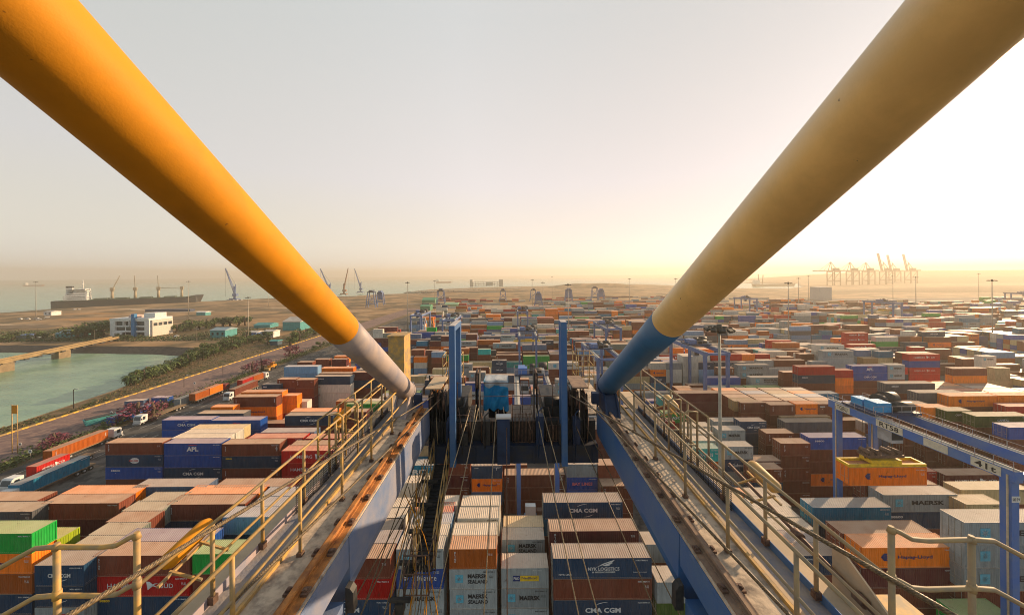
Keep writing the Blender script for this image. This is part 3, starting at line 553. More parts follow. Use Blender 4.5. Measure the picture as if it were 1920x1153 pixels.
S(1530, 1583, 647, 4, 6, 'wh:M wh wh br br br', 2.8); S(1542, 1602, 658, 4, 6, 'gr:M gr gr br br br', 2.8); S(1585, 1628, 624, 4, 6, 'rd:HS rd:HS rd:HS br br br'); S(1597, 1640, 646, 4, 5, 'rd:HS br br br br'); S(1440, 1485, 638, 4, 5, 'rd:HS rd br br br'); S(1465, 1500, 602, 4, 6, 'gr:M gr gr gr br br'); S(1387, 1418, 592, 4, 6, 'bl bl bl br br br'); S(1419, 1452, 598, 4, 6, 'nv:C or:H or ob br br'); S(1357, 1386, 584, 4, 6, 'gr gr gr br gr gr'); S(1487, 1523, 613, 4, 5, 'gr:M gr gr br br')
S(1842, 1867, 668, 2, 5, 'wh:M wh wh wh wh'); S(1866, 1893, 690, 2, 4, 'cr cr cr cr'); S(1856, 1907, 704, 4, 2, 'nv nv'); S(1712, 1733, 651, 2, 5, 'rd nv gn rd rd'); S(1736, 1784, 655, 4, 4, 'br br gr:M gr'); S(1798, 1851, 650, 4, 4, 'or:H br br br'); S(1340, 1383, 690, 2, 5, 'br:T nv:C br br br'); S(1302, 1340, 672, 2, 5, 'gr gr:M br br br'); S(1338, 1380, 672, 4, 5, 'gr:M gr br br br')
S(1240, 1290, 775, 2, 4, 'gn:U br br br'); S(1232, 1278, 745, 2, 4, 'tl:X br br br'); S(1215, 1272, 790, 2, 4, 'rd br br br'); S(1290, 1342, 862, 2, 4, 'wh br br br')
for k in range(1, 5):
    for i in range(4): add_stack(59.5 + i * 6.5 + k * .05, 84.6 + 2.62 * k, 6.058, 2.591, rnd.choice(['br', 'lb', 'wh', 'tn', 'gr', 'br', 'or']) + ' br br br br br', 6)
for k in range(4):   # middle block seen beyond the machinery platform
    S(923, 973, 703 - 6 * k, 4, 4, ('nv:C' if k < 1 else rnd.choice(['gr', 'br', 'sb'])) + ' nv br br') if False else None
S(922, 950, 676, 2, 5, 'nv:C nv:C br br br'); S(918, 968, 704, 4, 5, 'nv gr br br br'); S(876, 913, 698, 2, 5, 'gr:MS gr br br br'); S(852, 889, 683, 2, 5, 'gr:M gr br br br'); S(922, 970, 644, 4, 5, 'gr:M br br br br'); S(924, 970, 628, 4, 5, 'gr:M gr br br br'); S(806, 873, 708, 4, 5, 'br or br br br'); S(873, 906, 719, 2, 5, 'bl:X gr:M br br br'); S(1028, 1086, 680, 4, 5, 'wh:M br br br br')
S(1040, 1078, 712, 2, 5, 'gr:M gr:M br br br', 2.7); S(1078, 1116, 712, 2, 5, 'gr:M gr br br br', 2.7); S(975, 998, 640, 2, 5, 'wh rd:HS br br br'); S(1015, 1040, 638, 2, 5, 'nv:C mr br br br'); S(800, 834, 635, 4, 5, 'tb:X br br br br'); S(780, 802, 640, 2, 5, 'tb br br br br'); S(770, 796, 656, 2, 5, 'br br br br br'); S(797, 823, 657, 2, 5, 'mr br br br br'); S(714, 752, 618, 4, 5, 'rd:HS br br br br'); S(895, 921, 655, 2, 5, 'tl br br br br'); S(871, 897, 652, 2, 5, 'mr mr br br br'); S(902, 932, 592, 4, 5, 'mr mr br br br', 2.8); S(858, 888, 587, 4, 5, 'gr gr gr br br')
S(800, 842, 660, 2, 5, 'lb br br br br'); S(1072, 1099, 642, 2, 5, 'br gn br br br'); S(1099, 1122, 648, 2, 4, 'gn gn br br'); S(1115, 1146, 634, 2, 5, 'sb br br br br'); S(1148, 1180, 646, 2, 4, 'br br br br')
# the rest of the yard, laid out in blocks of six rows
grid = {}
def occ(x0, x1, y0, y1, put=False):
    for a in range(int(x0 // 8), int(x1 // 8) + 1):
        for c in range(int(y0 // 8), int(y1 // 8) + 1):
            if put: grid.setdefault((a, c), []).append((x0, x1, y0, y1))
            else:
                for q in grid.get((a, c), ()):
                    if x0 < q[1] and x1 > q[0] and y0 < q[3] and y1 > q[2]: return True
    return False
for s in STACKS: occ(s['x'] - s['L'] / 2 - .1, s['x'] + s['L'] / 2 + .1, s['y'] - 1.25, s['y'] + 1.25, True)
WEI = ['br'] * 9 + ['mr'] * 3 + ['gr'] * 8 + ['wh'] * 4 + ['nv'] * 3 + ['or'] * 4 + ['rd'] * 3 + ['bl'] * 2 + ['lb'] * 2 + ['sb'] * 2 + ['ob'] * 3 + ['tl', 'gn', 'cr', 'cr', 'tn', 'dg', 'gg', 'tb']
rr = random.Random(21); base = 'br'
y = 62.0; block = 0
while y < 620:
    for row in range(6):
        yf = y + row * 2.62
        if yf > 440 and False: break
        x = -86 + (block % 3) * 1.5
        xmax = 1.56 * yf + 14
        while x < xmax:
            cx = x + 6.3
            hb = 3.4 + 1.5 * math.sin(cx * .021 + block * 1.7) + .9 * math.sin(cx * .07 + block)
            lane = (168 < cx < 196 and 118 < yf < 175) or (yf > 165 and 252 < cx % 330 < 268)
            far_edge = 405 + 25 * math.sin(cx * .02) if cx < 260 else 440
            if not lane and yf < far_edge and rr.random() > (.04 if yf > 122 else .12):
                if yf < 122:
                    if cx > 5 and yf < 78 or (cx < -5 and yf < 83) or (abs(cx - 4.5) < 12 and (yf < 68 or 85 < yf < 91)) or (60 < cx < 82 and yf < 76): hmax = 0
                    else: hmax = 3
                else: hmax = 6
                kind = rr.choice((4, 4, 2))
                for (dx, L) in (((0, 12.192),) if kind == 4 else ((-3.1, 6.058), (3.1, 6.058))):
                    n = min(hmax, max(1, round(hb + rr.uniform(-1.2, 1.2))))
                    if rr.random() < .03 or n < 1: continue
                    xx = cx + dx
                    if occ(xx - L / 2, xx + L / 2, yf, yf + CW): continue
                    base = base if rr.random() < .5 else rr.choice(WEI); cs = []
                    for t in range(n): cs.append(base if rr.random() < .5 else rr.choice(WEI))
                    cs = [c + (':M' if c == 'gr' and rr.random() < .45 else ':H' if c == 'or' and rr.random() < .5 else ':HS' if c == 'rd' and rr.random() < .4 else ':C' if c == 'nv' and rr.random() < .5 else ':T' if c in ('br', 'mr') and rr.random() < .3 else '') for c in cs]
                    add_stack(xx, yf, L, 2.62, ' '.join(cs), n)
            x += 12.75
    y += 6 * 2.62 + 8.5; block += 1
for k in range(60):       # low single rows standing about on the apron
    cx, cy = rr.uniform(-150, 420), rr.uniform(450, 760); base = rr.choice(['br', 'br', 'mr', 'rd', 'gr', 'or', 'dg'])
    for j in range(rr.randint(2, 8)): add_stack(cx + j * 12.4, cy, 12.192, 2.6, base if rr.random() < .7 else rr.choice(WEI), 1 if rr.random() < .8 else 2)
# which boxes does the photograph show largest: rays from the camera to points on each box
def bverts(b):
    L, H, z = b['L'] / 2, b['H'], b['z']; a = (L, CW / 2) if not b['rot'] else (CW / 2, L)
    return [Vector((b['x'] + sx * a[0], b['y'] + sy * a[1], z + zz)) for sx in (-1, 1) for sy in (-1, 1) for zz in (0, H - .004)]
FQ = ((0, 1, 3, 2), (4, 6, 7, 5), (0, 4, 5, 1), (2, 3, 7, 6), (0, 2, 6, 4), (1, 5, 7, 3))
cv, cf, own = [], [], []
for i, b in enumerate(BOX):
    k = len(cv); cv += bverts(b)
    for q in FQ: cf.append([k + j for j in q]); own.append(i)
# the near crane hides some: its girders and cross beam, as rough boxes
for lo, hi in (((-5.0, 2, 41.5), (-3.0, 12.4, 43.3)), ((3.0, 2, 41.5), (5.0, 12.4, 43.3)), ((-3.0, 12, 41.4), (3.0, 12.8, 43.3))):
    k = len(cv); cv += [Vector((x, y_, z)) for x in (lo[0], hi[0]) for y_ in (lo[1], hi[1]) for z in (lo[2], hi[2])]
    for q in FQ: cf.append([k + j for j in q]); own.append(-1)
bvh = BVHTree.FromPolygons(cv, cf); CAM = Vector((0, 0, CAMH))
def seen(b, i):
    Y = b['y']
    if Y > 260: return 0.0
    vs = bverts(b); tot = 0.0
    faces = [(0, 4, 5, 1), (1, 5, 7, 3), (0, 1, 3, 2) if b['x'] > 0 else (4, 6, 7, 5)]
    for q in faces:
        a, c, d, e = [vs[j] for j in q]
        pr = [Vector((v.x / v.y * 640 + 960, 517 - (v.z - CAMH) / v.y * 640)) for v in (a, c, d, e)]
        area = abs((pr[2] - pr[0]).x * (pr[3] - pr[1]).y - (pr[2] - pr[0]).y * (pr[3] - pr[1]).x) / 2
        hit = 0; m = 0
        for u in (.1, .3, .5, .7, .9):
            for v in (.2, .5, .8):
                p = a.lerp(c, u).lerp(e.lerp(d, u), v); x = p.x / p.y * 640 + 960; yy = 517 - (p.z - CAMH) / p.y * 640; m += 1
                if not (0 <= x <= 1920 and yy <= 1153): continue
                r = bvh.ray_cast(CAM, (p - CAM).normalized(), 2000)
                if r[2] is not None and own[r[2]] == i: hit += 1
        tot += area * hit / m
    return tot
for i, b in enumerate(BOX): b['seen'] = seen(b, i)
order = sorted(range(len(BOX)), key=lambda i: -BOX[i]['seen'])
NEAR_N = 290
near = set(i for i in order[:NEAR_N] if BOX[i]['seen'] > 12)
# names of places, for the labels
ORD = ['zeroth', 'first', 'second', 'third', 'fourth', 'fifth', 'sixth', 'seventh', 'eighth', 'ninth', 'tenth', 'eleventh', 'twelfth', 'thirteenth', 'fourteenth', 'fifteenth', 'sixteenth', 'seventeenth', 'eighteenth', 'nineteenth', 'twentieth']
ORD += ['twenty-' + x for x in ORD[1:10]] + ['thirtieth'] + ['thirty-' + x for x in ORD[1:10]] + ['fortieth'] + ['forty-' + x for x in ORD[1:10]]
def region(x, y): return 'left yard' if x < -.30 * y + .5 else 'right yard' if x > .36 * y - .5 else 'middle yard'
bystack = {}
for i, b in enumerate(BOX): bystack.setdefault(id(b['st']), {})[b['tier']] = b
def an(w_): return ('an ' if w_[0] in 'aeiou' else 'a ') + w_
def cword(b): return PAL[b['c']][1]
def band(y): return 'front' if y < 48.5 else 'near' if y < 62 else 'mid' if y < 92 else 'back' if y < 130 else 'far'
def base_words(b): return (cword(b) + ' ' + DEC_WORD.get(b['d'], '')).strip() + ' container'
def vert_words(b):
    t = bystack[id(b['st'])]; up, dn = t.get(b['tier'] - 1), t.get(b['tier'] + 1)
    if up is None: return 'atop ' + an(cword(dn)) + ' one' if dn else 'lying alone'
    return 'between ' + cword(up) + ' and ' + cword(dn) if dn and b['tier'] < 3 else 'under ' + an(cword(up)) + ' one'
LAB = {}; alike = {}
for i in near:
    b = BOX[i]; alike.setdefault((base_words(b) + ' ' + vert_words(b), f"{band(b['y'])} {region(b['x'], b['y'])}"), []).append(i)
for (t, z), v in alike.items():
    v.sort(key=lambda i: (BOX[i]['x'] / BOX[i]['y'], BOX[i]['y']))
    for k, i in enumerate(v):
        n_ = f"{ORD[k + 1] if k else 'leftmost'} such from left, " if k else 'leftmost such, '
        LAB[i] = t + ', ' + (n_ if len(v) > 1 else '') + z
        if len(LAB[i].split()) > 16: LAB[i] = LAB[i].replace(' black lettered', ' lettered').replace(' white lettered', ' lettered').replace(' blue lettered', ' lettered')
        if len(LAB[i].split()) > 16: LAB[i] = LAB[i].replace(' such from left', ' from left')
def boxlabel(i): return LAB[i]
IDS = ['MSKU 482913 7', 'TGHU 613804 2', 'CAIU 290571 0', 'HLXU 804412 6', 'GESU 551908 3', 'TCKU 117263 9', 'FCIU 338540 1', 'TRLU 726015 8']
def make_container(b, name='shipping_container', label=None, near_=True, group='containers stacked in the yard'):
    o = link(name, cmesh(b['L'], b['H'], near_), None, (b['x'], b['y'], b['z']), b['rot'])
    o.color = (*PAL[b['c']][0], 1); v = rnd.uniform(.82, 1.18); o.color = tuple(min(1, c * v) for c in o.color[:3]) + (1,)
    tag(o, label, 'container', group)
    for nm, me, x, z in decals(b['d'], b['L'], b['H']): link(nm, me, o, (x, -CW / 2 - (.008 if nm == 'emblem' else .014) - (.004 if me.name.startswith('star') else 0), z))
    if near_ and b['y'] < 80 and b['d'] not in ('N', 'P', 'SF', 'K'):
        s_ = IDS[rnd.randrange(len(IDS))]; link('lettering', textmesh(s_, 1.5, .17, .02, BLACK if b['c'] in ('gr', 'wh', 'cr', 'lb', 'yg') else WHITE), o, (b['L'] * .5 - 1.0, -CW / 2 - .014, b['H'] * .86))
        if rnd.random() < .6: link('marking', textmesh('22 G1\nTARE', .6, .34, .0, BLACK if b['c'] in ('gr', 'wh', 'cr', 'lb', 'yg') else WHITE), o, (b['L'] * .5 - .7, -CW / 2 - .014, b['H'] * .62))
    if near_ and (b['x'] > 0) and b['y'] < 130:
        for dm in doormesh(b['H']):
            q = link('door', dm, o, (-b['L'] / 2 - .002, 0, 0)); q.color = o.color
    return o
for i in sorted(near, key=lambda i: -BOX[i]['seen']):
    b = BOX[i]; make_container(b, label=boxlabel(i), near_=b['y'] < 150)
fb = MB(); fcol = []
for i, b in enumerate(BOX):
    if i in near: continue
    if b['seen'] == 0 and b['y'] < 40: continue
    L, a = b['L'] / 2, CW / 2
    fb.box((b['x'] - L, b['y'] - a, b['z'] + .01), (b['x'] + L, b['y'] + a, b['z'] + b['H'] - .02))
    v = rr.uniform(.8, 1.2); fcol += [tuple(min(1, c * v) for c in PAL[b['c']][0]) + (1,)] * 6
me = fb.mesh('distant_containers', PAINT_FAR)
at_ = me.attributes.new('paint', 'FLOAT_COLOR', 'FACE')
at_.data.foreach_set('color', [x for c in fcol for x in c])
o = bpy.data.objects.new('distant_containers', me); col.objects.link(o); tag(o, 'packed mass of distant stacked shipping containers in many colours', 'container stacks', None, 'stuff')
far_lettering = {}
for i, b in enumerate(BOX):      # lettering that still shows on the stacks farther off
    if i in near or not b['d'] or not (120 < b['y'] < 260) or b['seen'] < 6 or b['d'] in ('T', 'K'): continue
    for nm, me, x, z in decals(b['d'], b['L'], b['H']):
        far_lettering.setdefault(me.materials[0].name, []).append((me, b['x'] + x, b['y'] - CW / 2 - .02 - (.02 if nm == 'lettering' or me.name.startswith('star') else 0), b['z'] + z))
for mn, lst in far_lettering.items():
    fb2 = MB()
    for me, x, yy, z in lst:
        k = len(fb2.v); fb2.v += [v.co + Vector((x, yy, z)) for v in me.vertices]
        for p in me.polygons: fb2.face([k + j for j in p.vertices])
    q = fb2.build('distant_lettering', bpy.data.materials[mn], o); tag(q, None, None, None, 'stuff')
# ------------------------------------------------------------------ the quay crane the camera stands on
def D(d): return CAMH - d
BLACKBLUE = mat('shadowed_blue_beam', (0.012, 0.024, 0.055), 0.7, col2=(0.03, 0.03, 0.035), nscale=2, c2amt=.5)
QC = thing('quay_crane', (0, 12, 41), 'blue and yellow quay crane whose twin girders and thick stay tubes frame the view', 'crane')
def part(mb, name, mats, parent=None, label=None):
    o = mb.build(name, mats); p = parent or QC; o.parent = p
    o.matrix_parent_inverse = Matrix.Translation(-QC.location) if p is QC else Matrix()
    if label: o['label'] = label
    return o
DK = D(4.7)
for s in (-1, 1):
    g = MB()     # rounded box girder: inner face rolls under
    prof = [(3.02, -4.75), (3.88, -4.75), (3.885, -4.85), (4.45, -4.85), (4.45, -5.9)]
    for k in range(9):
        a = R(270 - 11.25 * k); prof.append((3.62 + .62 * math.cos(a), -5.55 + .62 * math.sin(a)))
    prof = [(s * x, D(-z)) for x, z in prof]
    b = g; i0 = 0; n = len(prof); ys = [6.25, 8.5, 11.6, 12.3]
    for t in ys: b.v += [Vector((x, t, z)) for x, z in prof]
    for a in range(len(ys) - 1):
        for k in range(n): b.face([a * n + k, a * n + (k + 1) % n, (a + 1) * n + (k + 1) % n, (a + 1) * n + k], 0, 5 <= k < n - 1)
    b.face(list(range(n)))
    GM = GIRD if s > 0 else GIRDOLD; gir = part(g, 'girder', [GM])
    g = MB().box((min(s * 3.02, s * 4.45), -2, D(5.3)), (max(s * 3.02, s * 4.45), 6.23, D(4.85))).box((min(s * 3.021, s * 3.88), -2, D(4.848)), (max(s * 3.021, s * 3.88), 6.231, D(4.752)))
    g.box((min(s * 3.0, s * 3.9), -2, D(6.1)), (max(s * 3.0, s * 3.9), 6.0, D(5.7)))
    part(g, 'girder', [GM])
    part(MB().prism([(s * 3.0, D(5.5)), (s * 2.92, D(5.52)), (s * 2.86, D(5.6)), (s * 2.85, D(5.95)), (s * 3.0, D(5.95))], 6.05, 6.2), 'joint_bracket', [DARK])
    part(MB().box((min(s * 2.3, s * 3.0), 2.0, D(6.12)), (max(s * 2.3, s * 3.0), 6.04, D(6.08))), 'flange_plate', [TAN])
    part(MB().box((min(s * 3.03, s * 3.85), -2, D(4.745)), (max(s * 3.03, s * 3.85), 12.2, D(4.70))), 'deck_plate', [DECK])
    tr = MB().box((min(s * 3.06, s * 3.36), -2, D(4.698)), (max(s * 3.06, s * 3.36), 12.1, D(4.675)))
    RB = RUST if s < 0 else BROWNRAIL; rail = part(tr, 'rail_bed', [RB])
    r = MB(); xr = 3.22
    r.box((s * xr - .06, -2, D(4.673)), (s * xr + .06, 12.1, D(4.655))); r.box((s * xr - .015, -2, D(4.654)), (s * xr + .015, 12.1, D(4.60))); r.box((s * xr - .04, -2, D(4.599)), (s * xr + .04, 12.1, D(4.555)))
    rr_ = r.build('trolley_rail', [RB], rail)
    for k in range(13):
        yy = 2.9 + k * .72
        c = MB()
        for dx in (-.13, .13):
            x = s * xr + dx; c.box((x - .045, yy - .07, D(4.673)), (x + .045, yy + .07, D(4.635))); c.tube([(x, yy, D(4.64)), (x, yy, D(4.60))], .028, 6)
            c.box((x - .03 - .02 * (dx > 0), yy - .03, D(4.634)), (x + .03, yy + .035, D(4.612)))
        c.build('rail_clip', [STEEL], rail)
    part(MB().box((min(s * 3.85, s * 3.90), -2, D(4.745)), (max(s * 3.85, s * 3.90), 12.2, D(4.64))), 'kerb_strip', [YELDIRT])
    part(MB().box((min(s * 3.90, s * 4.46), -2, D(4.83)), (max(s * 3.90, s * 4.46), 12.2, D(4.79))), 'walkway', [WALK])
    part(MB().box((min(s * 4.461, s * 4.475), -2, D(4.83)), (max(s * 4.461, s * 4.475), 12.2, D(4.66))), 'toe_board', [GIRD if s > 0 else PINKGREY])
    part(MB().box((min(s * 4.55, s * 4.97), 2, D(5.0)), (max(s * 4.55, s * 4.97), 14.5, D(4.95))).box((min(s * 4.55, s * 4.57), 2, D(5.25)), (max(s * 4.55, s * 4.57), 14.5, D(5.0))), 'cable_tray', [TAN])
    part(MB().box((min(s * 3.98, s * 4.04), -2, D(4.788)), (max(s * 3.98, s * 4.04), 9, D(4.73))), 'conduit', [TAN])
    # railings
    def railing(xa, ys_, dd, h, mid=True, name='handrail', first=None, toprail=True, m=None):
        m = m or (YELDIRT if s < 0 else TANRAIL)
        hb = MB(); y0, y1 = ys_[0], ys_[-1]
        hb.tube([(xa, y0, D(dd - h)), (xa, y1, D(dd - h))], .026, 8)
        if mid: hb.tube([(xa, y0, D(dd - h * .5)), (xa, y1, D(dd - h * .5))], .022, 8)
        h_ = part(hb, name, [m])
        for yy in ys_:
            MB().tube([(xa, yy, D(dd)), (xa, yy, D(dd - h))], .029, 8).box((xa - .045, yy - .045, D(dd + .05)), (xa + .045, yy + .045, D(dd - .06)), 1).build('rail_post', [m, STEEL], h_)
        return h_
    railing(s * 3.62, [2.95, 4.38, 5.78, 7.2, 8.7, 10.2, 11.6], 4.7, 1.13)
    railing(s * 4.42, [4.0, 5.0, 6.0, 7.2, 8.5, 10, 11.5], 4.7, 1.1)
    railing(s * 5.32, [9.3, 10.4, 11.5, 12.8, 14.2], 5.05, 1.15)
    # curved guard rail at the end of the walkway
    hb = MB()
    for zt, zm in ((3.0, 0), (3.57, 0)):
        pts = [(4.42, 4.0, zt), (4.52, 4.0, zt + .04), (4.66, 4.0, zt + .12), (4.84, 4.0, zt + .14), (5.36, 4.0, zt + .13), (5.62, 4.0, zt + .15), (5.86, 3.98, zt + .28), (6.3, 3.95, zt + .52)]
        hb.tube([(s * x, y_, D(z)) for x, y_, z in pts], .027, 8, sm=True)
    RM = YELDIRT if s < 0 else TANRAIL; h_ = part(hb, 'guard_rail', [RM])
    for xx, zt in ((4.42, 3.0), (5.36, 3.12)):
        MB().tube([(s * xx, 4.0, D(5.2)), (s * xx, 4.0, D(zt))], .031, 10).tube([(s * xx, 4.0, D(zt + .04)), (s * xx, 4.0, D(zt - .035))], [.042, .026], 10).tube([(s * xx, 4.0, D(zt + .62)), (s * xx, 4.0, D(zt + .52))], .040, 10).build('rail_post', [RM], h_)
    # ladder hoop posts
    for yy in (8.2, 9.0):
        hb = MB().tube([(s * 4.1, yy, D(4.7)), (s * 4.1, yy, D(3.35)), (s * 4.2, yy, D(3.28)), (s * 4.42, yy, D(3.3)), (s * 4.42, yy, D(4.7))], .026, 8)
        hb.tube([(s * 4.1, yy, D(4.1)), (s * 4.42, yy, D(4.1))], .02, 6)
        part(hb, 'gate_frame', [RM])
    sc_ = MB()
    for z in range(15): sc_.box((min(s * 4.40, s * 4.41), 6.9, D(4.78 - z * .04)), (max(s * 4.40, s * 4.41), 12.4, D(4.768 - z * .04)))
    for k in range(56): sc_.box((min(s * 4.395, s * 4.40), 6.9 + k * .1, D(4.78)), (max(s * 4.395, s * 4.40), 6.912 + k * .1, D(4.2)))
    part(sc_, 'mesh_screen_grating', [DARK])
    # floodlights on the outer side
    for yy in ((4.75, 9.4) if s < 0 else (6.3, 10.2)):
        e = (s * 4.85, yy, D(3.98)); 
        fl = MB().tube([(s * 4.86, yy - .02, D(3.98)), (s * 4.86, yy + .04, D(3.97)), (s * 4.86, yy + .62, D(3.9)), (s * 4.86, yy + .70, D(3.89))], [.06, .115, .115, .07], 14)
        f_ = part(fl, 'floodlight', [YEL if s < 0 else YELDIRT])
        MB().beam((s * 4.44, yy + .1, D(4.28)), (s * 4.9, yy + .1, D(4.16)), .03, .03).beam((s * 4.44, yy + .55, D(4.22)), (s * 4.9, yy + .55, D(4.08)), .03, .03).beam((s * 4.86, yy - .1, D(4.2)), (s * 4.86, yy + .8, D(4.1)), .035, .035).build('bracket', [YELDIRT], f_)
    # stay tube
    if s < 0: E_, dr, r_ = Vector((-3.755, 12, D(4.02))), Vector((-.072, 1, -.5706)), .322
    else: E_, dr, r_ = Vector((3.312, 12, D(3.89))), Vector((.0309, 1, -.5744)), .342
    cut = 6.75 if s < 0 else 6.85
    far_ = E_ - dr * 14.0; mid_ = E_ + dr * (cut - 12)
    part(MB().tube([far_ + (mid_ - far_) * k / 8 for k in range(9)], r_, 64, caps=False), 'stay_tube', [YEL if s < 0 else YELDUSTGLARE], label='yellow upper length of a thick stay tube')
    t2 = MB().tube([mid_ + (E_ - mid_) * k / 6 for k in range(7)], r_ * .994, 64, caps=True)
    low = part(t2, 'stay_tube', [BLUEOLDLIT if s < 0 else BLUEDUST], label='weathered blue lower length of a thick stay tube')
    dn = dr.normalized()
    MB().tube([E_ - dn * .12, E_ - dn * .02, E_ + dn * .03], [r_ * 1.03, r_ * 1.05, r_ * .8], 48).build('end_collar', [BLUEOLDLIT if s < 0 else DARKBLUE], low)
    sx = E_.x
    sad = MB()
    for dx in (-.2, .2):
        sad.prism([(11.2, DK), (12.4, DK), (12.5, D(4.15)), (12.2, D(3.75)), (11.9, D(3.9)), (11.45, D(4.25))], sx + dx - .03, sx + dx + .03, 0, 'X')
    sad.prism([(11.25, DK), (11.32, DK), (11.75, D(4.12)), (11.68, D(4.10))], sx - .2, sx + .2, 0, 'X')
    part(sad, 'saddle', [BLUEOLDLIT if s < 0 else DARKBLUE])
    part(MB().box((sx - s * .42 - .12, 11.9, D(4.5)), (sx - s * .42 + .12, 12.12, D(4.12))), 'junction_box', [DARKBLUE])
    part(MB().box((sx - s * .9 - .28, 12.2, D(4.05)), (sx - s * .9 + .28, 13.6, D(4.0))), 'cover_plate', [TAN if s < 0 else BROWNRAIL])
part(MB().prism([(4.2, D(5.3)), (5.5, D(5.3)), (5.5, D(4.35)), (5.3, D(4.35)), (4.2, D(4.95))], 5.12, 5.15, 0, 'X'), 'bracket_plate', [TAN])
part(MB().box((5.3, 4.5, D(4.85)), (5.75, 5.1, D(4.80))).box((5.35, 4.55, D(5.6)), (5.42, 4.62, D(4.85))).box((5.6, 4.55, D(5.6)), (5.67, 4.62, D(4.85))), 'stand', [YELDIRT])
part(MB().tube([(5.05, 4.0, D(4.85)), (5.05, 8.0, D(4.45))], .035, 8).tube([(5.05, 4.9, D(4.76)), (5.05, 5.05, D(4.745))], .075, 12).tube([(5.05, 6.0, D(4.65)), (5.05, 6.15, D(4.635))], .075, 12), 'conduit', [STEEL])
# cross beam and machinery platform at the girder end
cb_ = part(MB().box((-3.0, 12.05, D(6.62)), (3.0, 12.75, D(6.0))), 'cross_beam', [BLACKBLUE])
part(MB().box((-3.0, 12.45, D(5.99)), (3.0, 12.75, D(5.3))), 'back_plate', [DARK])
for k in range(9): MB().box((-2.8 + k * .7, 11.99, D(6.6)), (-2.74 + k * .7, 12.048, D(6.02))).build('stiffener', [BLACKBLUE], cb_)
for x0, x1, z0, z1 in ((-2.1, -1.55, 5.95, 5.3), (-1.15, -.75, 5.98, 5.5), (-.02, .75, 5.98, 4.95), (1.2, 1.62, 5.96, 5.4)):     # hanging grating panels
    gb = MB()
    for k in range(int((x1 - x0) / .05)): gb.box((x0 + k * .05, 12.3, D(z0)), (x0 + k * .05 + .016, 12.34, D(z1)))
    gb.tube([(x0, 12.28, D(z0)), (x0, 12.28, D(z1 - .3)), (x1, 12.28, D(z1 - .3)), (x1, 12.28, D(z0)), (x0, 12.28, D(z0))], .018, 6)
    part(gb, 'grating', [STEEL])
for x, z0, z1, m_ in ((-2.25, 6.5, 5.2, DARKBLUE), (-1.75, 6.3, 5.6, DARK), (-.95, 6.1, 5.15, DARK), (.95, 6.4, 5.0, DARKBLUE), (1.75, 6.2, 5.3, DARK), (2.25, 6.5, 5.1, DARKBLUE)):
    part(MB().box((x - .13, 12.1, D(z0)), (x + .13, 12.42, D(z1))).tube([(x - .05, 12.06, D(z0)), (x - .05, 12.06, D(z1 - .2)), (x + .1, 12.2, D(z1 - .3))], .025, 6), 'control_box', [m_])
for k in range(14): 
    xx = -2.7 + k * .41; part(MB().tube([(xx, 12.2, D(6.0)), (xx + .03 * (k % 3), 12.1, D(5.5)), (xx + .12 * ((k % 2) * 2 - 1), 12.5, D(5.0 - .1 * (k % 4)))], .018, 6), 'hose', [STEEL if k % 3 else ROPET])
part(MB().box((-3.05, 12.78, D(6.35)), (3.05, 16.6, D(6.28))), 'platform_floor', [DARK])
for (x0, x1) in ((-2.1, -1.2), (-.05, .72), (1.15, 1.7)):
    gb = MB()
    for k in range(int((x1 - x0) / .045)): gb.box((x0 + k * .045, 12.85, D(5.42)), (x0 + k * .045 + .012, 14.2, D(5.36)))
    for k in range(6): gb.box((x0, 12.85 + k * .26, D(5.43)), (x1, 12.87 + k * .26, D(5.421)))
    gb.box((x0 - .03, 12.8, D(5.46)), (x0 - .005, 14.22, D(5.33))); gb.box((x1 + .005, 12.8, D(5.46)), (x1 + .03, 14.22, D(5.33)))
    part(gb, 'grating', [STEEL])
part(MB().box((-.56, 11.95, D(6.6)), (-.12, 12.04, D(5.02))), 'column', [DARKBLUE]); part(MB().box((-.6, 11.92, D(5.0)), (-.08, 12.2, D(4.93))), 'column_cap', [WPAINT])
# tarpaulin over a winch: a draped, creased cover
tp = MB(); nx, nz = 16, 14; tr_ = random.Random(5)
def tpt(u, v):   # u across 0..1, v from back top over the front edge down
    x = -1.17 + .98 * u
    if v < .3: y_, z = 14.6 - 2.0 * v / .3 * .45, D(4.22)
    else: y_, z = 13.7 - .05 * math.sin(9 * u), D(4.22 + 1.15 * (v - .3) / .7)
    k = (.04 * math.sin(14 * u + 5 * v) + .05 * math.sin(23 * u * v + 2) + tr_.uniform(-.02, .02)) * (1 if v > .3 else .25)
    return Vector((x + (.06 * (v - .3) * (u - .5)), y_ + k * (v > .3), z + k * .5 + (-.06 * abs(u - .5) if v < .3 else 0)))
g0 = 0
for i in range(nz + 1):
    for j in range(nx + 1): tp.v.append(tpt(j / nx, i / nz))
for i in range(nz):
    for j in range(nx): a = i * (nx + 1) + j; tp.face([a, a + 1, a + nx + 2, a + nx + 1], 0 if i > 5 else 1, True)
for u in (0, 1):
    a = len(tp.v); tp.v += [tpt(u, .3), tpt(u, .0), tpt(u, .0) - Vector((0, 0, 1.0)), tpt(u, 1.0)]; tp.face([a, a + 1, a + 2, a + 3])
part(tp, 'tarpaulin', [TARP, mat('dusty_tarpaulin', (0.42, 0.45, 0.47), 0.8, noise=0.3, nscale=2, bump=.5, bscale=6)])
part(MB().box((-1.0, 13.9, D(6.2)), (-.25, 14.55, D(4.35))), 'winch_housing', [DARK])
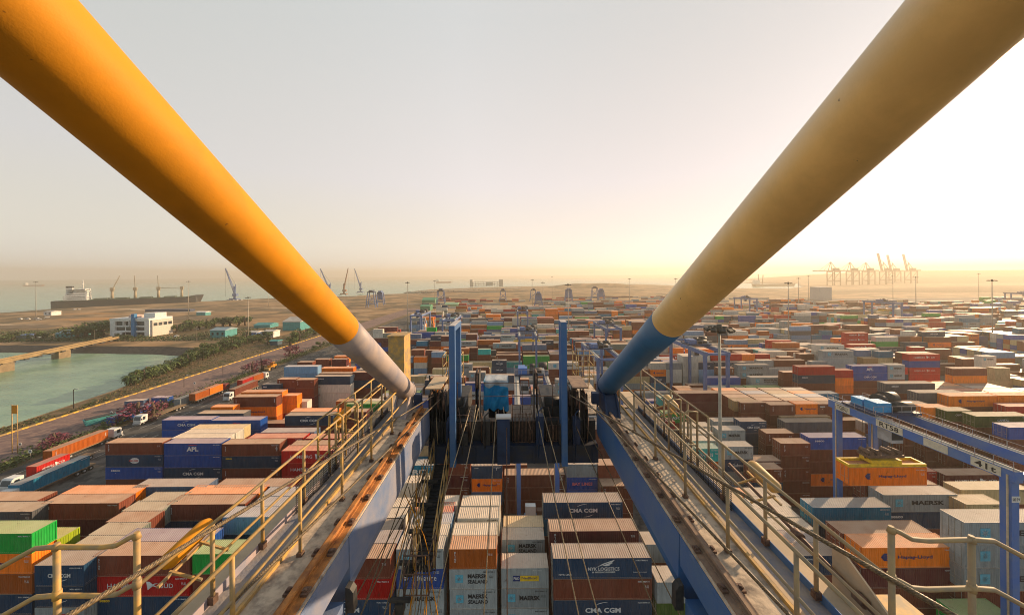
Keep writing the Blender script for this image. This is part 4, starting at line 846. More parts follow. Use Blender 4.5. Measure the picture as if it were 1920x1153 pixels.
# rope sheaves in their cheek plates
for x, dt, dbt, yy in ((-2.98, 4.28, 6.3, 12.3), (-2.72, 4.28, 6.3, 12.4), (-2.5, 4.3, 6.2, 12.3), (2.05, 4.2, 6.3, 12.4), (2.3, 4.2, 6.3, 12.3), (2.62, 4.3, 6.2, 12.3), (-1.32, 3.6, 6.3, 12.6), (.85, 3.6, 6.3, 12.6)):
    sh = MB().box((x - .07, yy, D(dbt)), (x - .045, yy + .75, D(dt))).box((x + .045, yy, D(dbt)), (x + .07, yy + .75, D(dt)))
    p = part(sh, 'sheave_frame', [DARK])
    MB().tube([(x - .035, yy + .3, D(dt + .3)), (x + .035, yy + .3, D(dt + .3))], .36, 24).build('sheave', [STEEL], p)
for x in (-2.2, 1.5): part(MB().box((x - .35, 12.9, D(5.7)), (x + .35, 15.5, D(4.95))).tube([(x - .3, 13.2, D(4.9)), (x + .3, 13.2, D(4.9))], .25, 16), 'winch', [DARK])
for x, y0, y1, dt in ((-2.10, 11.9, 13.2, 1.72), (1.78, 11.9, 12.3, 1.62)):
    hp = MB().box((x - .1, y0 - .1, D(6.6)), (x + .1, y0 + .1, D(dt))).box((x - .1, y1 - .1, D(6.3)), (x + .1, y1 + .1, D(dt))).box((x - .098, y0 + .102, D(dt + .2)), (x + .098, y1 - .102, D(dt)))
    q = part(hp, 'hoop_frame', [GIRD])
    MB().box((x - .103, y0 - .103, D(dt)), (x + .103, y1 + .103, D(dt - .01))).build('hoop_cap', [mat('pale_worn_paint', (0.55, 0.50, 0.47), 0.7, noise=.3)], q)
# yellow switch cabinet behind the tube and the access stair with cages
part(MB().box((-5.9, 16.2, D(5.6)), (-5.15, 17.2, D(2.85))).box((-5.95, 16.15, D(2.85)), (-5.1, 17.25, D(2.8))), 'switch_cabinet', [YELDIRT])
for s, x0 in ((-1, -3.2), (1, 2.9)):
    cg = MB()
    for k in range(4): cg.tube([(x0 + s * 0 + k * .27 * (1 if s > 0 else 1), 15.6, D(5.2)), (x0 + k * .27, 15.6, D(3.65))], .02, 6); cg.tube([(x0 + k * .27, 16.5, D(5.2)), (x0 + k * .27, 16.5, D(3.65))], .02, 6)
    for dz in (3.65, 4.15, 4.65):
        cg.tube([(x0, 15.6, D(dz)), (x0 + .81, 15.6, D(dz))], .02, 6); cg.tube([(x0, 16.5, D(dz)), (x0 + .81, 16.5, D(dz))], .02, 6); cg.tube([(x0, 15.6, D(dz)), (x0, 16.5, D(dz))], .02, 6); cg.tube([(x0 + .81, 15.6, D(dz)), (x0 + .81, 16.5, D(dz))], .02, 6)
    part(cg, 'stair_cage_frame', [YELDIRT])
    part(MB().box((x0 - .05, 12.9, D(5.3)), (x0 + .85, 16.6, D(5.24))), 'stair_landing', [DECK])
    nd = MB()   # knot of pipework and motors beside the tube foot
    for k in range(7): nd.tube([(x0 + .2 + k * .05 * s, 12.6 + .2 * k, D(5.2)), (x0 + .25 + k * .07 * s, 12.6 + .2 * k, D(4.0 + .1 * (k % 3))), (x0 + .45 + k * .06 * s, 12.9 + .2 * k, D(4.2))], .03, 6)
    part(nd, 'pipework', [DARK])
# thin guard wires across the platform
for dz, yy in ((4.05, 12.9), (4.55, 12.9)):
    part(MB().tube([(-2.4, yy, D(dz)), (2.2, yy, D(dz))], .012, 6), 'guard_wire', [STEEL])
for x in (-2.1, .35, 1.5): part(MB().tube([(x, 12.9, D(5.4)), (x, 12.9, D(4.0))], .016, 6), 'guard_post', [STEEL])
# wire ropes
def twist(b, pts, r, m=0, strands=5, pitch=.16):
    a, c = Vector(pts[0]), Vector(pts[-1]); d = (c - a); L = d.length; d.normalize(); x = d.cross(Vector((0, 0, 1))).normalized(); z = x.cross(d)
    n = int(L / .028)
    for k in range(strands):
        b.tube([a + d * (L * i / n) + (x * math.cos(6.283 * (L * i / n / pitch + k / strands)) + z * math.sin(6.283 * (L * i / n / pitch + k / strands))) * r * .62 for i in range(n + 1)], r * .46, 5, m)
def P3(px, py, Y): return at(px, py, Y)
for a, c in (((813, 742, 12.2), (130, 1153, 2.9)), ((826, 748, 12.2), (413, 1151, 4.3)), ((1069, 741, 12.2), (1788, 1153, 2.9)), ((1090, 742, 12.2), (1480, 1153, 4.4))):
    A, C = P3(*a), P3(*c); M_ = A.lerp(C, .45); Z_ = C + (C - A) * .25
    b = MB(); b.tube([A, M_], .02, 6); twist(b, [M_, Z_], .026); part(b, 'hoist_rope', [ROPE])
for a, c, m in (((882, 765, 12.4), (768, 1153, 8.5), ROPET), ((897, 765, 12.4), (815, 1153, 8.5), ROPET), ((1005, 765, 12.4), (1085, 1153, 8.5), ROPET), ((1016, 765, 12.4), (1122, 1153, 8.5), ROPET), ((930, 772, 12.3), (907, 1153, 9), ROPET), ((950, 772, 12.3), (951, 1153, 9), STEEL),
                ((798, 812, 12.2), (683, 1135, 8), ROPE), ((816, 812, 12.2), (720, 1153, 8), ROPE), ((1077, 792, 12.2), (1232, 1153, 8), ROPE), ((1100, 800, 12.2), (1275, 1153, 8), ROPE), ((800, 880, 11), (700, 1100, 7.6), ROPE), ((790, 900, 11), (655, 1140, 7.4), ROPE)):
    A, C = P3(*a), P3(*c); C = C + (C - A) * .15
    part(MB().tube([A, C], .016, 6), 'trolley_rope', [m])
# stair hanging between the girders: dark treads between yellow strings
A0, A1 = Vector((-2.53, 12.0, D(6.65))), Vector((-2.36, 8.9, D(7.6)))
st = MB()
for k in range(26):
    p = A0.lerp(A1, k / 25); st.box((p.x - .24, p.y - .09, p.z - .02), (p.x + .24, p.y + .09, p.z))
stp = part(st, 'stair_grating', [DARK])
for dx in (-.26, .26):
    for up in (0.02, .5, .95):
        b = MB().tube([A0 + Vector((dx, 0, up)), A1 + Vector((dx, 0, up))], .016 if up > .1 else .028, 6); b.build('stair_rail', [YELDIRT], stp)
    for k in range(6):
        p = A0.lerp(A1, k / 5) + Vector((dx, 0, 0)); MB().tube([p, p + Vector((0, 0, .95))], .018, 6).build('stair_post', [YELDIRT], stp)
cbm = MB()
for zz in (-.05, .45, .9): cbm.tube([A1 + Vector((-.3, -.7, zz)), A1 + Vector((.3, -.7, zz)), A1 + Vector((.3, 0, zz)), A1 + Vector((-.3, 0, zz)), A1 + Vector((-.3, -.7, zz))], .016, 6)
for dx, dy in ((-.3, -.7), (.3, -.7), (0, -.7), (.3, 0), (-.3, 0)): cbm.tube([A1 + Vector((dx, dy, -.05)), A1 + Vector((dx, dy, .9))], .016, 6)
part(cbm, 'stair_basket', [STEEL])
# festoon cables
for k in range(7):
    x0 = -3.0 + .12 * k; ya = 9.0 + .15 * (k % 4)
    pts = [Vector((-2.95 - .02 * k, 11.4 - .3 * k, D(6.1))), Vector((x0 + .05, ya - .4, D(7.2))), Vector((x0, ya - .8, D(8.1 + .08 * k))), Vector((x0 + .15, ya - 1.0, D(8.45 + .08 * (k % 5)))), Vector((x0 + .42, ya - .9, D(8.3 + .06 * k))), Vector((-2.45 + .03 * k, ya - .4, D(7.4)))]
    sm = []
    for i in range(len(pts) - 1):
        p0, p1, p2, p3 = pts[max(i - 1, 0)], pts[i], pts[i + 1], pts[min(i + 2, len(pts) - 1)]
        for t in (0, .25, .5, .75): sm.append(.5 * ((2 * p1) + (p2 - p0) * t + (2 * p0 - 5 * p1 + 4 * p2 - p3) * t * t + (3 * p1 - p0 - 3 * p2 + p3) * t ** 3))
    sm.append(pts[-1]); part(MB().tube(sm, .013, 6), 'festoon_cable', [YEL if k % 3 == 0 else ROPET if k % 3 == 1 else ROPE])
for k in range(6):
    xa = -3.05 + .07 * k; part(MB().tube([(xa, 11.6, D(6.6)), (xa + .02 * (k % 3), 9.6, D(7.3 + .03 * k)), (xa + .1 * (k % 2), 8.3, D(8.0))], .012, 5), 'festoon_cable', [ROPE if k % 2 else ROPET])
for k in range(5):
    yy = 11.2 - .75 * k; z = 6.75 + .26 * k
    part(MB().box((-3.0, yy - .05, D(z)), (-2.5, yy + .05, D(z - .07))).box((-2.85, yy - .1, D(z + .25)), (-2.65, yy + .1, D(z))), 'cable_carrier', [DARK])
# ------------------------------------------------------------------ yard cranes
def make_rtg(x, y0, y1, wb, h, trol, label, drop=None, m=BLUE, lod=0, name='yard_crane', group='gantry cranes straddling the stacks', signs=False):
    "legs at x and x+wb, at depths y0 and y1; girders run along the depth"
    t = thing(name, (x, y0, 0), label, 'gantry crane', group); W = y1 - y0
    def pt(mb, nm, mats, par=None):
        o = mb.build(nm, mats); o.parent = par or t; return o
    for i, (lx, ly) in enumerate(((0, 0), (wb, 0), (0, W), (wb, W))):
        lg = MB().prism([(lx - .42, h - 1.2), (lx + .42, h - 1.2), (lx + .36, 1.6), (lx - .36, 1.6)], ly - .5, ly + .5)
        L_ = pt(lg, 'leg', [m])
        if lod == 0: MB().tube([(lx - .5, ly - .2, 1.6), (lx - .5, ly - .2, h - .6)], .09, 8).build('conduit', [TAN], L_)
        bg_ = MB().box((lx - 1.1, ly - .35, .9), (lx + 1.1, ly + .35, 1.25)); b_ = pt(bg_, 'bogie', [YEL if lod == 0 else m])
        for dx in (-.75, .75): MB().tube([(lx + dx, ly - .28, .72), (lx + dx, ly + .28, .72)], .72, 18).tube([(lx + dx, ly - .3, .72), (lx + dx, ly + .3, .72)], .3, 12, 1).build('wheel', [RUBBER, YEL], b_)
    for ly in (0, W): pt(MB().box((.45, ly - .45, 1.3), (wb - .45, ly + .45, 2.3)), 'sill_beam', [m])
    for lx in (0, wb):
        g = pt(MB().box((lx - .45, -.8, h - 1.25), (lx + .45, W + 1.2, h)), 'girder', [m])
        MB().box((lx - .47, -.82, h + .004), (lx + .47, W + 1.22, h + .03)).box((lx - .05, -.8, h + .03), (lx + .05, W + 1.2, h + .16)).build('girder_top', [CONC], g)
        if lod == 0:
            hr = MB().tube([(lx - .62, -.8, h + 1.1), (lx - .62, W + 1.2, h + 1.1)], .03, 6).tube([(lx - .62, -.8, h + .55), (lx - .62, W + 1.2, h + .55)], .03, 6)
            for k in range(15): hr.tube([(lx - .62, -.8 + k * (W + 2) / 14, h), (lx - .62, -.8 + k * (W + 2) / 14, h + 1.1)], .03, 6)
            hr.build('rail_frame', [BLUEOLDLIT], g)
    for ly in (-.48, W + .85): pt(MB().box((.46, ly - .28, h - 1.0), (wb - .46, ly + .28, h - .3)), 'end_tie', [m])
    ty = trol
    tr = MB().box((-.6, ty - 2.6, h + .2), (wb + .6, ty + 2.6, h + .55)); T_ = pt(tr, 'trolley', [DARKBLUE])
    r_ = random.Random(int(x * 7 + y0)); 
    MB().box((.4, ty - 2.2, h + .55), (2.6, ty - .2, h + 2.0)).box((.5, ty + .2, h + .55), (2.2, ty + 2.1, h + 1.7)).build('winch_housing', [TARP if signs else m], T_)
    MB().tube([(3.2, ty - 1.7, h + 1.3), (6.2, ty - 1.7, h + 1.3)], .75, 16).tube([(3.4, ty + .9, h + 1.4), (4.6, ty + .9, h + 1.4)], .95, 18).build('hoist_drum', [DARK], T_)
    MB().box((wb - 2.6, ty - 2.2, h + .55), (wb - .4, ty - .2, h + 1.5)).build('motor_box', [GREY], T_); MB().tube([(wb - 1.6, ty + 1.2, h + 1.5), (wb + .5, ty + 1.2, h + 1.5)], 1.1, 18).build('cable_reel', [DARK], T_)
    fr = MB()
    for k in range(6 if lod == 0 else 4):
        for dy in (-2.5, 2.5): fr.tube([(-.5 + k * (wb + 1) / 5, ty + dy, h + .5), (-.5 + k * (wb + 1) / 5, ty + dy, h + 1.6)], .04, 5)
    for dy in (-2.5, 2.5): fr.tube([(-.5, ty + dy, h + 1.6), (wb + .5, ty + dy, h + 1.6)], .04, 5)
    fr.build('rail_frame', [BLUEOLDLIT], T_)
    MB().box((1.0, ty - 3.6, h - 3.6), (2.8, ty - 1.6, h - 1.3)).box((1.05, ty - 3.62, h - 3.1), (2.75, ty - 3.6, h - 1.9), 1).build('cab', [GREY, GLASS], T_)
    if drop is not None:
        cx = wb / 2; sp = MB().box((cx - 6.2, ty - 1.1, drop), (cx + 6.2, ty - .85, drop + .45)).box((cx - 6.2, ty + .85, drop), (cx + 6.2, ty + 1.1, drop + .45))
        for dx in (-6.2, 5.9): sp.box((cx + dx, ty - .85, drop + .02), (cx + dx + .3, ty + .85, drop + .43))
        sp.box((cx - 2.4, ty - 1.0, drop + .45), (cx + 2.4, ty + 1.0, drop + 1.0))
        S_ = pt(sp, 'spreader', [YELSP])
        hb = MB().box((cx - 2.9, ty - .95, drop + 1.35), (cx + 2.9, ty + .95, drop + 1.75))
        for dx in (-2.3, -1.1, 1.1, 2.3): hb.tube([(cx + dx, ty - .9, drop + 2.0), (cx + dx, ty + .9, drop + 2.0)], .38, 14)
        hb.tube([(cx - 2.5, ty, drop + .9), (cx - 2.5, ty, drop + 1.4)], .1, 6).tube([(cx + 2.5, ty, drop + .9), (cx + 2.5, ty, drop + 1.4)], .1, 6)
        hb.build('head_block', [STEEL], S_)
        rp = MB()
        for dx in (-2.3, -1.1, 1.1, 2.3):
            for dy in (-.7, .7): rp.tube([(cx + dx, ty + dy, drop + 2.0), (cx + dx * .9, ty + dy, h)], .035, 5)
        rp.build('hoist_rope', [ROPE], S_)
    if lod == 0:   # stair and diesel house on the sill
        MB().box((1.0, -1.5, 1.35), (wb - 1.0, -.5, 3.4)).box((1.2, -1.52, 3.45), (3.1, -.5, 5.2), 1).box((3.3, -1.52, 3.45), (wb - 1.2, -.5, 4.4), 2).build('power_house', [flat('powder_blue_panel', (.22, .33, .50)), WPAINT, STEEL], t)
    if signs:
        for yy, tx, wd in ((W - 1.4, 'TGBU', 2.6), (W - 8.6, 'RT58', 3.6), (W - 14.2, '', 2.6), (1.6, '41t', 2.6)):
            p = MB().box((-.50, yy - wd / 2, h - 1.15), (-.47, yy + wd / 2, h - .1)).build('sign_plate', [mat('cream_plate', (.66, .60, .46), .7, noise=.2)]); p.parent = t
            if tx:
                q = link('lettering', textmesh(tx, wd * .72, .72, .02, BLACK), p, (-.515, yy, h - .63), 0); q.rotation_euler = (0, 0, R(-90))
        for lx, tx in ((-.2, '585'), (.25, '59')):
            p = MB().box((lx - .24, -.53, h - 3.6), (lx + .24, -.505, h - 2.9)).build('sign_plate', [WPAINT]); p.parent = t; link('lettering', textmesh(tx, .36, .34, .02, BLACK), p, (lx, -.54, h - 3.25))
    return t
YELSP = mat('yellow_spreader_paint', (0.80, 0.52, 0.01), 0.5, col2=(0.50, 0.32, 0.02), nscale=1.5, c2amt=.4)
make_rtg(56.6, 39.0, 59.6, 6.3, 25.6, 16.6, 'near blue gantry crane holding an orange container on its yellow spreader', drop=17.0, signs=True)
_hc = dict(x=59.75, y=55.6, z=17.0 - 2.9, L=12.192, H=2.88, c='or', d='H', rot=0)
make_container(_hc, label='orange container with dark blue lettering hanging from the yellow spreader', group=None)
make_rtg(.95, 64.8, 88.0, 7.3, 23.2, 21.5, 'blue gantry crane in the middle yard, right behind the machinery platform', drop=None)
for a in ((46, 168, 23.6, 'far blue gantry crane with yellow spreader, in the middle distance behind the thick stay tube', 13), (-69, 232, 23.5, 'blue gantry crane at the landward end of the truck road', None), (-42, 205, 23.5, 'blue gantry crane just beyond the red lettered container', None), (3, 148, 23.6, 'blue gantry crane above the middle stacks, holding a dark spreader', 17),
          (4, 250, 23.6, 'blue gantry crane standing behind the dark maroon stack', 17), (27, 108, 23.6, 'blue gantry crane with two slim legs beside the blue hoop post', None)):
    x, y_, W_, lb, dp = a
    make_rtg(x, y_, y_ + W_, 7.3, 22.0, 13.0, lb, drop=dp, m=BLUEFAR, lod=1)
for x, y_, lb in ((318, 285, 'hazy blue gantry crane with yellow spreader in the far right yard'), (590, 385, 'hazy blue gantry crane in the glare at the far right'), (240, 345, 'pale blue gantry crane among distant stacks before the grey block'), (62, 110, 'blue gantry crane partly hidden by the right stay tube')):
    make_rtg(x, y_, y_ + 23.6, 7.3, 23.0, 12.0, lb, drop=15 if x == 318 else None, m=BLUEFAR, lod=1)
# half-built gantries parked on the apron
def portal_frame(x, y, s, k, label):
    t = thing('portal_frame', (x, y, 0), label, 'crane frame', 'laid-up crane frames on the apron')
    w_, h, d = 13 * s, 21 * s, 7 * s
    for i, yy in enumerate((0, d)):
        b = MB().beam((-w_ / 2, yy, 0), (-w_ * .3, yy, h), 1.0, 1.0).beam((w_ / 2, yy, 0), (w_ * .3, yy, h), 1.0, 1.0).beam((-w_ * .3, yy, h), (w_ * .3, yy, h), 1.0, 1.4).beam((-w_ * .44, yy, h * .3), (w_ * .35, yy, h * .72), .5, .5).beam((w_ * .44, yy, h * .3), (-w_ * .35, yy, h * .72), .5, .5).beam((-w_ * .46, yy, h * .25), (w_ * .46, yy, h * .25), .6, .8)
        q = b.build('side_frame', [BLUEFAR]); q.parent = t
    q = MB().box((-w_ * .34, -.5, h - 1), (w_ * .34, d + .5, h + .6)).box((-w_ * .2, 0, h + .6), (w_ * .2, d, h + 3)).build('head_beam', [BLUEFAR if k else DARKBLUE]); q.parent = t
    if k: q = MB().box((-w_ * .3, d * .2, h * .45), (w_ * .3, d * .8, h * .95)).build('machinery_house', [BLUEFAR]); q.parent = t
for px, py, s, k, lb in ((695, 577, 1.15, 0, 'dark blue lattice frame, leftmost of the laid-up crane frames'), (712, 572, 1.0, 1, 'squat blue frame next to the leftmost laid-up frame'), (826, 572, 1.15, 0, 'open blue frame beside the green roofed sheds'), (943, 566, 1.0, 0, 'slim grey blue frame, alone at mid apron'), (1000, 565, 1.0, 0, 'blue frame with a twin house frame before it'),
                         (1010, 575, .95, 1, 'blue frame carrying a big blue machinery house'), (1067, 570, 1.1, 1, 'blue boxy frame behind a tall light mast'), (1116, 562, 1.1, 0, 'grey blue frame leaning on its neighbour by the sand hill'), (1128, 567, 1.0, 1, 'rightmost blue frame before the sand hill')):
    p = gnd(px, py); portal_frame(p.x, p.y, s, k, lb)
LAMPM = mat('weathered_lamp_housing', (.085, .072, .055), .7, noise=.4, nscale=3)
# ------------------------------------------------------------------ high light masts
def mast(x, y, h, label, near=False, m=POLE, r=.32):
    t = thing('light_mast', (x, y, 0), label, 'light mast', 'tall floodlight masts')
    MB().tube([(0, 0, 0), (0, 0, h * .5), (0, 0, h)], [r, r * .8, r * .5], 14).build('pole', [m], t)
    hd = MB().tube([(1.3 * math.cos(i * .5236), 1.3 * math.sin(i * .5236), h) for i in range(13)], .07, 6)
    for i in range(0, 12, 3): hd.tube([(0, 0, h), (1.3 * math.cos(i * .5236), 1.3 * math.sin(i * .5236), h)], .06, 5)
    hd.tube([(0, 0, h - .6), (0, 0, h + .7)], .35, 10)
    hd.build('head_ring', [LAMPM], t)
    for i in range(10 if near else 8):
        a = i * 2 * math.pi / (10 if near else 8); c, s_ = math.cos(a), math.sin(a); M_ = Matrix.Translation((1.62 * c, 1.62 * s_, h + .1)) @ Matrix.Rotation(a, 4, 'Z') @ Matrix.Rotation(.5, 4, 'Y')
        MB().box((-.12, -.34, -.26), (.38, .34, .1), 0, M_).box((-.08, -.28, -.28), (.34, .28, -.262), 1, M_).build('lamp', [LAMPM, GREY], t)
    return t
mast(29.4, 48.5, 40.2, 'nearest light mast, its dark lamp cluster right of the stay tube, behind the girder railing', True)
for px, top, Y, lb in ((1478, 531, 197, 'light mast rising behind the white lettered stack in the right yard'), (1497, 522, 390, 'light mast second from the grey block'), (1516, 518, 470, 'slim light mast next to the grey block'), (1674, 518, 520, 'hazy light mast under the raised crane booms'), (1717, 520, 345, 'light mast near the purple gantry crane'), (1835, 514, 560, 'faint light mast in the glare at the right'), (1860, 526, 200, 'tall dark light mast in the far right yard'),
                       (764, 530, 300, 'light mast in front of the laid-up frames at the left'), (815, 527, 450, 'light mast by the green roofed sheds'), (998, 525, 410, 'light mast behind the middle gantry crane'), (1018, 530, 330, 'light mast with a wide lamp ring'), (1065, 534, 205, 'light mast beside the blue hoop post'), (1035, 519, 640, 'thin light mast on the apron'), (1180, 523, 420, 'light mast before the sand hill'), (1267, 523, 400, 'light mast touching the right stay tube'),
                       (67, 529, 440, 'white light mast by the seaward sand at far left'), (353, 528, 400, 'double headed looking light mast behind the white office'), (465, 558, 262, 'light mast beside the green shrubs behind the creek'), (503, 540, 560, 'light mast by the harbour crane')):
    z = at(px, top, Y).z; mast(at(px, top, Y).x, Y, z, lb, r=.3 if Y < 250 else .36)
for px, top, Y, lb in ((137, 757, 94, 0),):
    pass
# tall gauge post by the shore
t = thing('height_gauge', (gnd(28, 850).x, gnd(28, 850).y, 0), 'yellow twin-post height gauge with a board on top, at the roadside', 'sign post')
for dx in (-.75, .75): MB().tube([(dx, 0, 0), (dx, 0, 13.4)], .1, 8).build('post', [YELDIRT], t)
MB().box((-.6, -.08, 11.0), (.6, .08, 13.3)).build('board', [YEL], t)
# ------------------------------------------------------------------ trucks
def truck(x, y, rz, cabm, label, bed=True, L=12.4):
    "front towards local -Y"
    t = thing('container_truck', (x, y, 0), label, 'truck', 'container trucks on the port road', rz)
    cab = MB().prism([(-2.2, .9), (-2.35, 1.7), (-2.0, 3.0), (-1.6, 3.25), (-.1, 3.2), (-.1, .9)], -1.22, 1.22, 0, 'X')
    c = cab.build('cab', [cabm], t)
    MB().quad((-1.08, -2.345, 1.78), (1.08, -2.345, 1.78), (1.0, -2.04, 2.92), (-1.0, -2.04, 2.92)).quad((-1.235, -1.75, 1.75), (-1.235, -.8, 1.75), (-1.235, -.8, 2.75), (-1.235, -1.6, 2.75)).quad((1.235, -1.75, 1.75), (1.235, -.8, 1.75), (1.235, -.8, 2.75), (1.235, -1.6, 2.75)).build('window_pane', [GLASS], c)
    MB().box((-1.2, -2.5, .45), (1.2, -2.2, .95)).build('bumper', [GREY], c)
    for s in (-1, 1): MB().box((s * .95 - .15, -2.53, .62), (s * .95 + .15, -2.505, .82)).build('headlight', [WHITE], c); MB().box((s * 1.4 - .12, -2.2, 1.9), (s * 1.4 + .12, -2.12, 2.5)).build('mirror', [DARK], c)
    MB().box((-.45, -.1, .75), (.45, L + 1, 1.0)).box((-1.2, .9, 1.05), (1.2, L + 1, 1.25)).build('trailer_bed', [TIMBER if bed else STEEL], t)
    for yy in (-1.2, 1.6, 2.9, L - 2.6, L - 1.3, L): 
        for s in (-1, 1): MB().tube([(s * 1.2, yy, .52), (s * .85, yy, .52)], .52, 16).tube([(s * 1.22, yy, .52), (s * .9, yy, .52)], .24, 10, 1).build('wheel', [RUBBER, GREY], t)
    return t
def load(x, y, L, c, d, label, rz=R(90), z=1.26, flip=False):
    b = dict(x=x, y=y, z=z, L=L, H=2.6, c=c, d=d, rot=rz); return make_container(b, label=label, group='containers riding on trucks')
truck(-113.8, 78.6, 0, WPAINT, 'white cabbed truck facing the camera, red box on its front half', True); load(-113.8, 83.6, 6.058, 'rd', 'HS', 'red container with white lettering on the front half of a flatbed')
truck(-120.0, 101.5, R(180), WPAINT, 'white cabbed truck driving off with a long orange box'); load(-120.0, 94.0, 12.192, 'ob', 'T', 'long orange container on the truck driving off')
truck(-107.5, 73.5, 0, WPAINT, 'truck with white roof, carrying a teal box behind the near left stacks'); load(-107.5, 79.5, 12.192, 'tb', '', 'petrol blue dusty topped container on the truck behind the near left stacks')
truck(-122.6, 113.5, 0, WPAINT, 'white bonneted truck with empty trailer under the pink blossom'); 
truck(-122.5, 144.0, R(180), flat('dark_red_cab', (.20, .03, .03)), 'dark red cabbed truck hauling two orange boxes')
load(-122.5, 139.8, 6.058, 'or', '', 'orange container at the front of the two-box truck'); load(-122.5, 133.4, 6.058, 'ob', '', 'orange brown container at the rear of the two-box truck')
truck(-111.5, 135.0, 0, WPAINT, 'white cabbed truck with a brown box, beside the orange stack'); load(-111.5, 141.5, 12.192, 'br', '', 'rust brown container riding beside a red one, near the orange stack')
truck(-117.5, 160.5, R(180), WPAINT, 'truck with red and orange boxes next to the hedge'); load(-117.5, 156.2, 6.058, 'ob', '', 'orange container behind the cab next to the hedge'); load(-117.5, 149.9, 6.058, 'rd', '', 'bright red container at the tail, next to the hedge')
load(-126.0, 131.0, 6.058, 'gr', '', 'pale grey dusty container beside the pink blossom', z=.1)
load(-131.5, 117.5, 12.192, 'bl', '', 'blue container lying in the planting strip behind the white truck', z=.1, rz=R(90)); load(-141, 128, 6.058, 'sb', '', 'slate blue container standing on the paved road', z=.05, rz=R(10)); load(-134.5, 131, 6.058, 'bl', '', 'blue container with pale door beside the pink blossom', z=.1, rz=0)
# yellow loader on the truck road
p = gnd(510, 692); t = thing('wheel_loader', (p.x, p.y, 0), 'yellow wheel loader on the truck road among pink shrubs', 'loader')
MB().box((-1.1, -2, 1), (1.1, 2.2, 2.2)).build('body', [YEL], t); MB().box((-.8, -.3, 2.2), (.8, 1.3, 3.6)).box((-.82, -.2, 2.7), (.82, 1.2, 3.4), 1).build('cab', [YEL, GLASS], t); MB().box((-1.3, -4.2, .3), (1.3, -3.0, 1.5)).beam((-.7, -1.5, 1.9), (-.7, -3.6, 1.0), .25, .3).beam((.7, -1.5, 1.9), (.7, -3.6, 1.0), .25, .3).build('bucket', [YELDIRT], t)
for sx in (-1.1, 1.1):
    for yy in (-1.3, 1.5): MB().tube([(sx - .3, yy, .8), (sx + .3, yy, .8)], .8, 16).build('wheel', [RUBBER], t)
# yellow machine with flowers: low orange loader trailer
def car(px, py, m, label, rz=.4):
    p = gnd(px, py); t = thing('parked_car', (p.x, p.y, 0), label, 'car', 'cars parked on shore', rz)
    MB().prism([(-2.1, .35), (-2.1, .85), (-1.2, .95), (-.7, 1.45), (1.0, 1.45), (1.6, .95), (2.1, .9), (2.1, .35)], -.85, .85, 0, 'Y').build('body', [m], t)
    MB().prism([(-1.1, .97), (-.66, 1.40), (.96, 1.40), (1.45, .97)], -.86, .86, 0, 'Y').build('window_pane', [GLASS], t)
    for xx in (-1.3, 1.3):
        for yy in (-.8, .8): MB().tube([(xx, yy - .1, .33), (xx, yy + .1, .33)], .33, 12).build('wheel', [RUBBER], t)
for i, (px, py, lb) in enumerate(((38, 599, 'white car alone at the left end of the sandy car park'), (52, 599, 'white car between the lone car and the sheds'), (68, 598, 'white car below the white light mast'), (73, 600, 'white car beside the mast foot'), (88, 596, 'white car by the small white shed'), (331, 632, 'white car on the road by the white office'), (140, 581, 'white car behind the ship side fence'), (149, 581, 'white car nearer the bow behind the fence'))): car(px, py, WPAINT, lb, .3 * i)
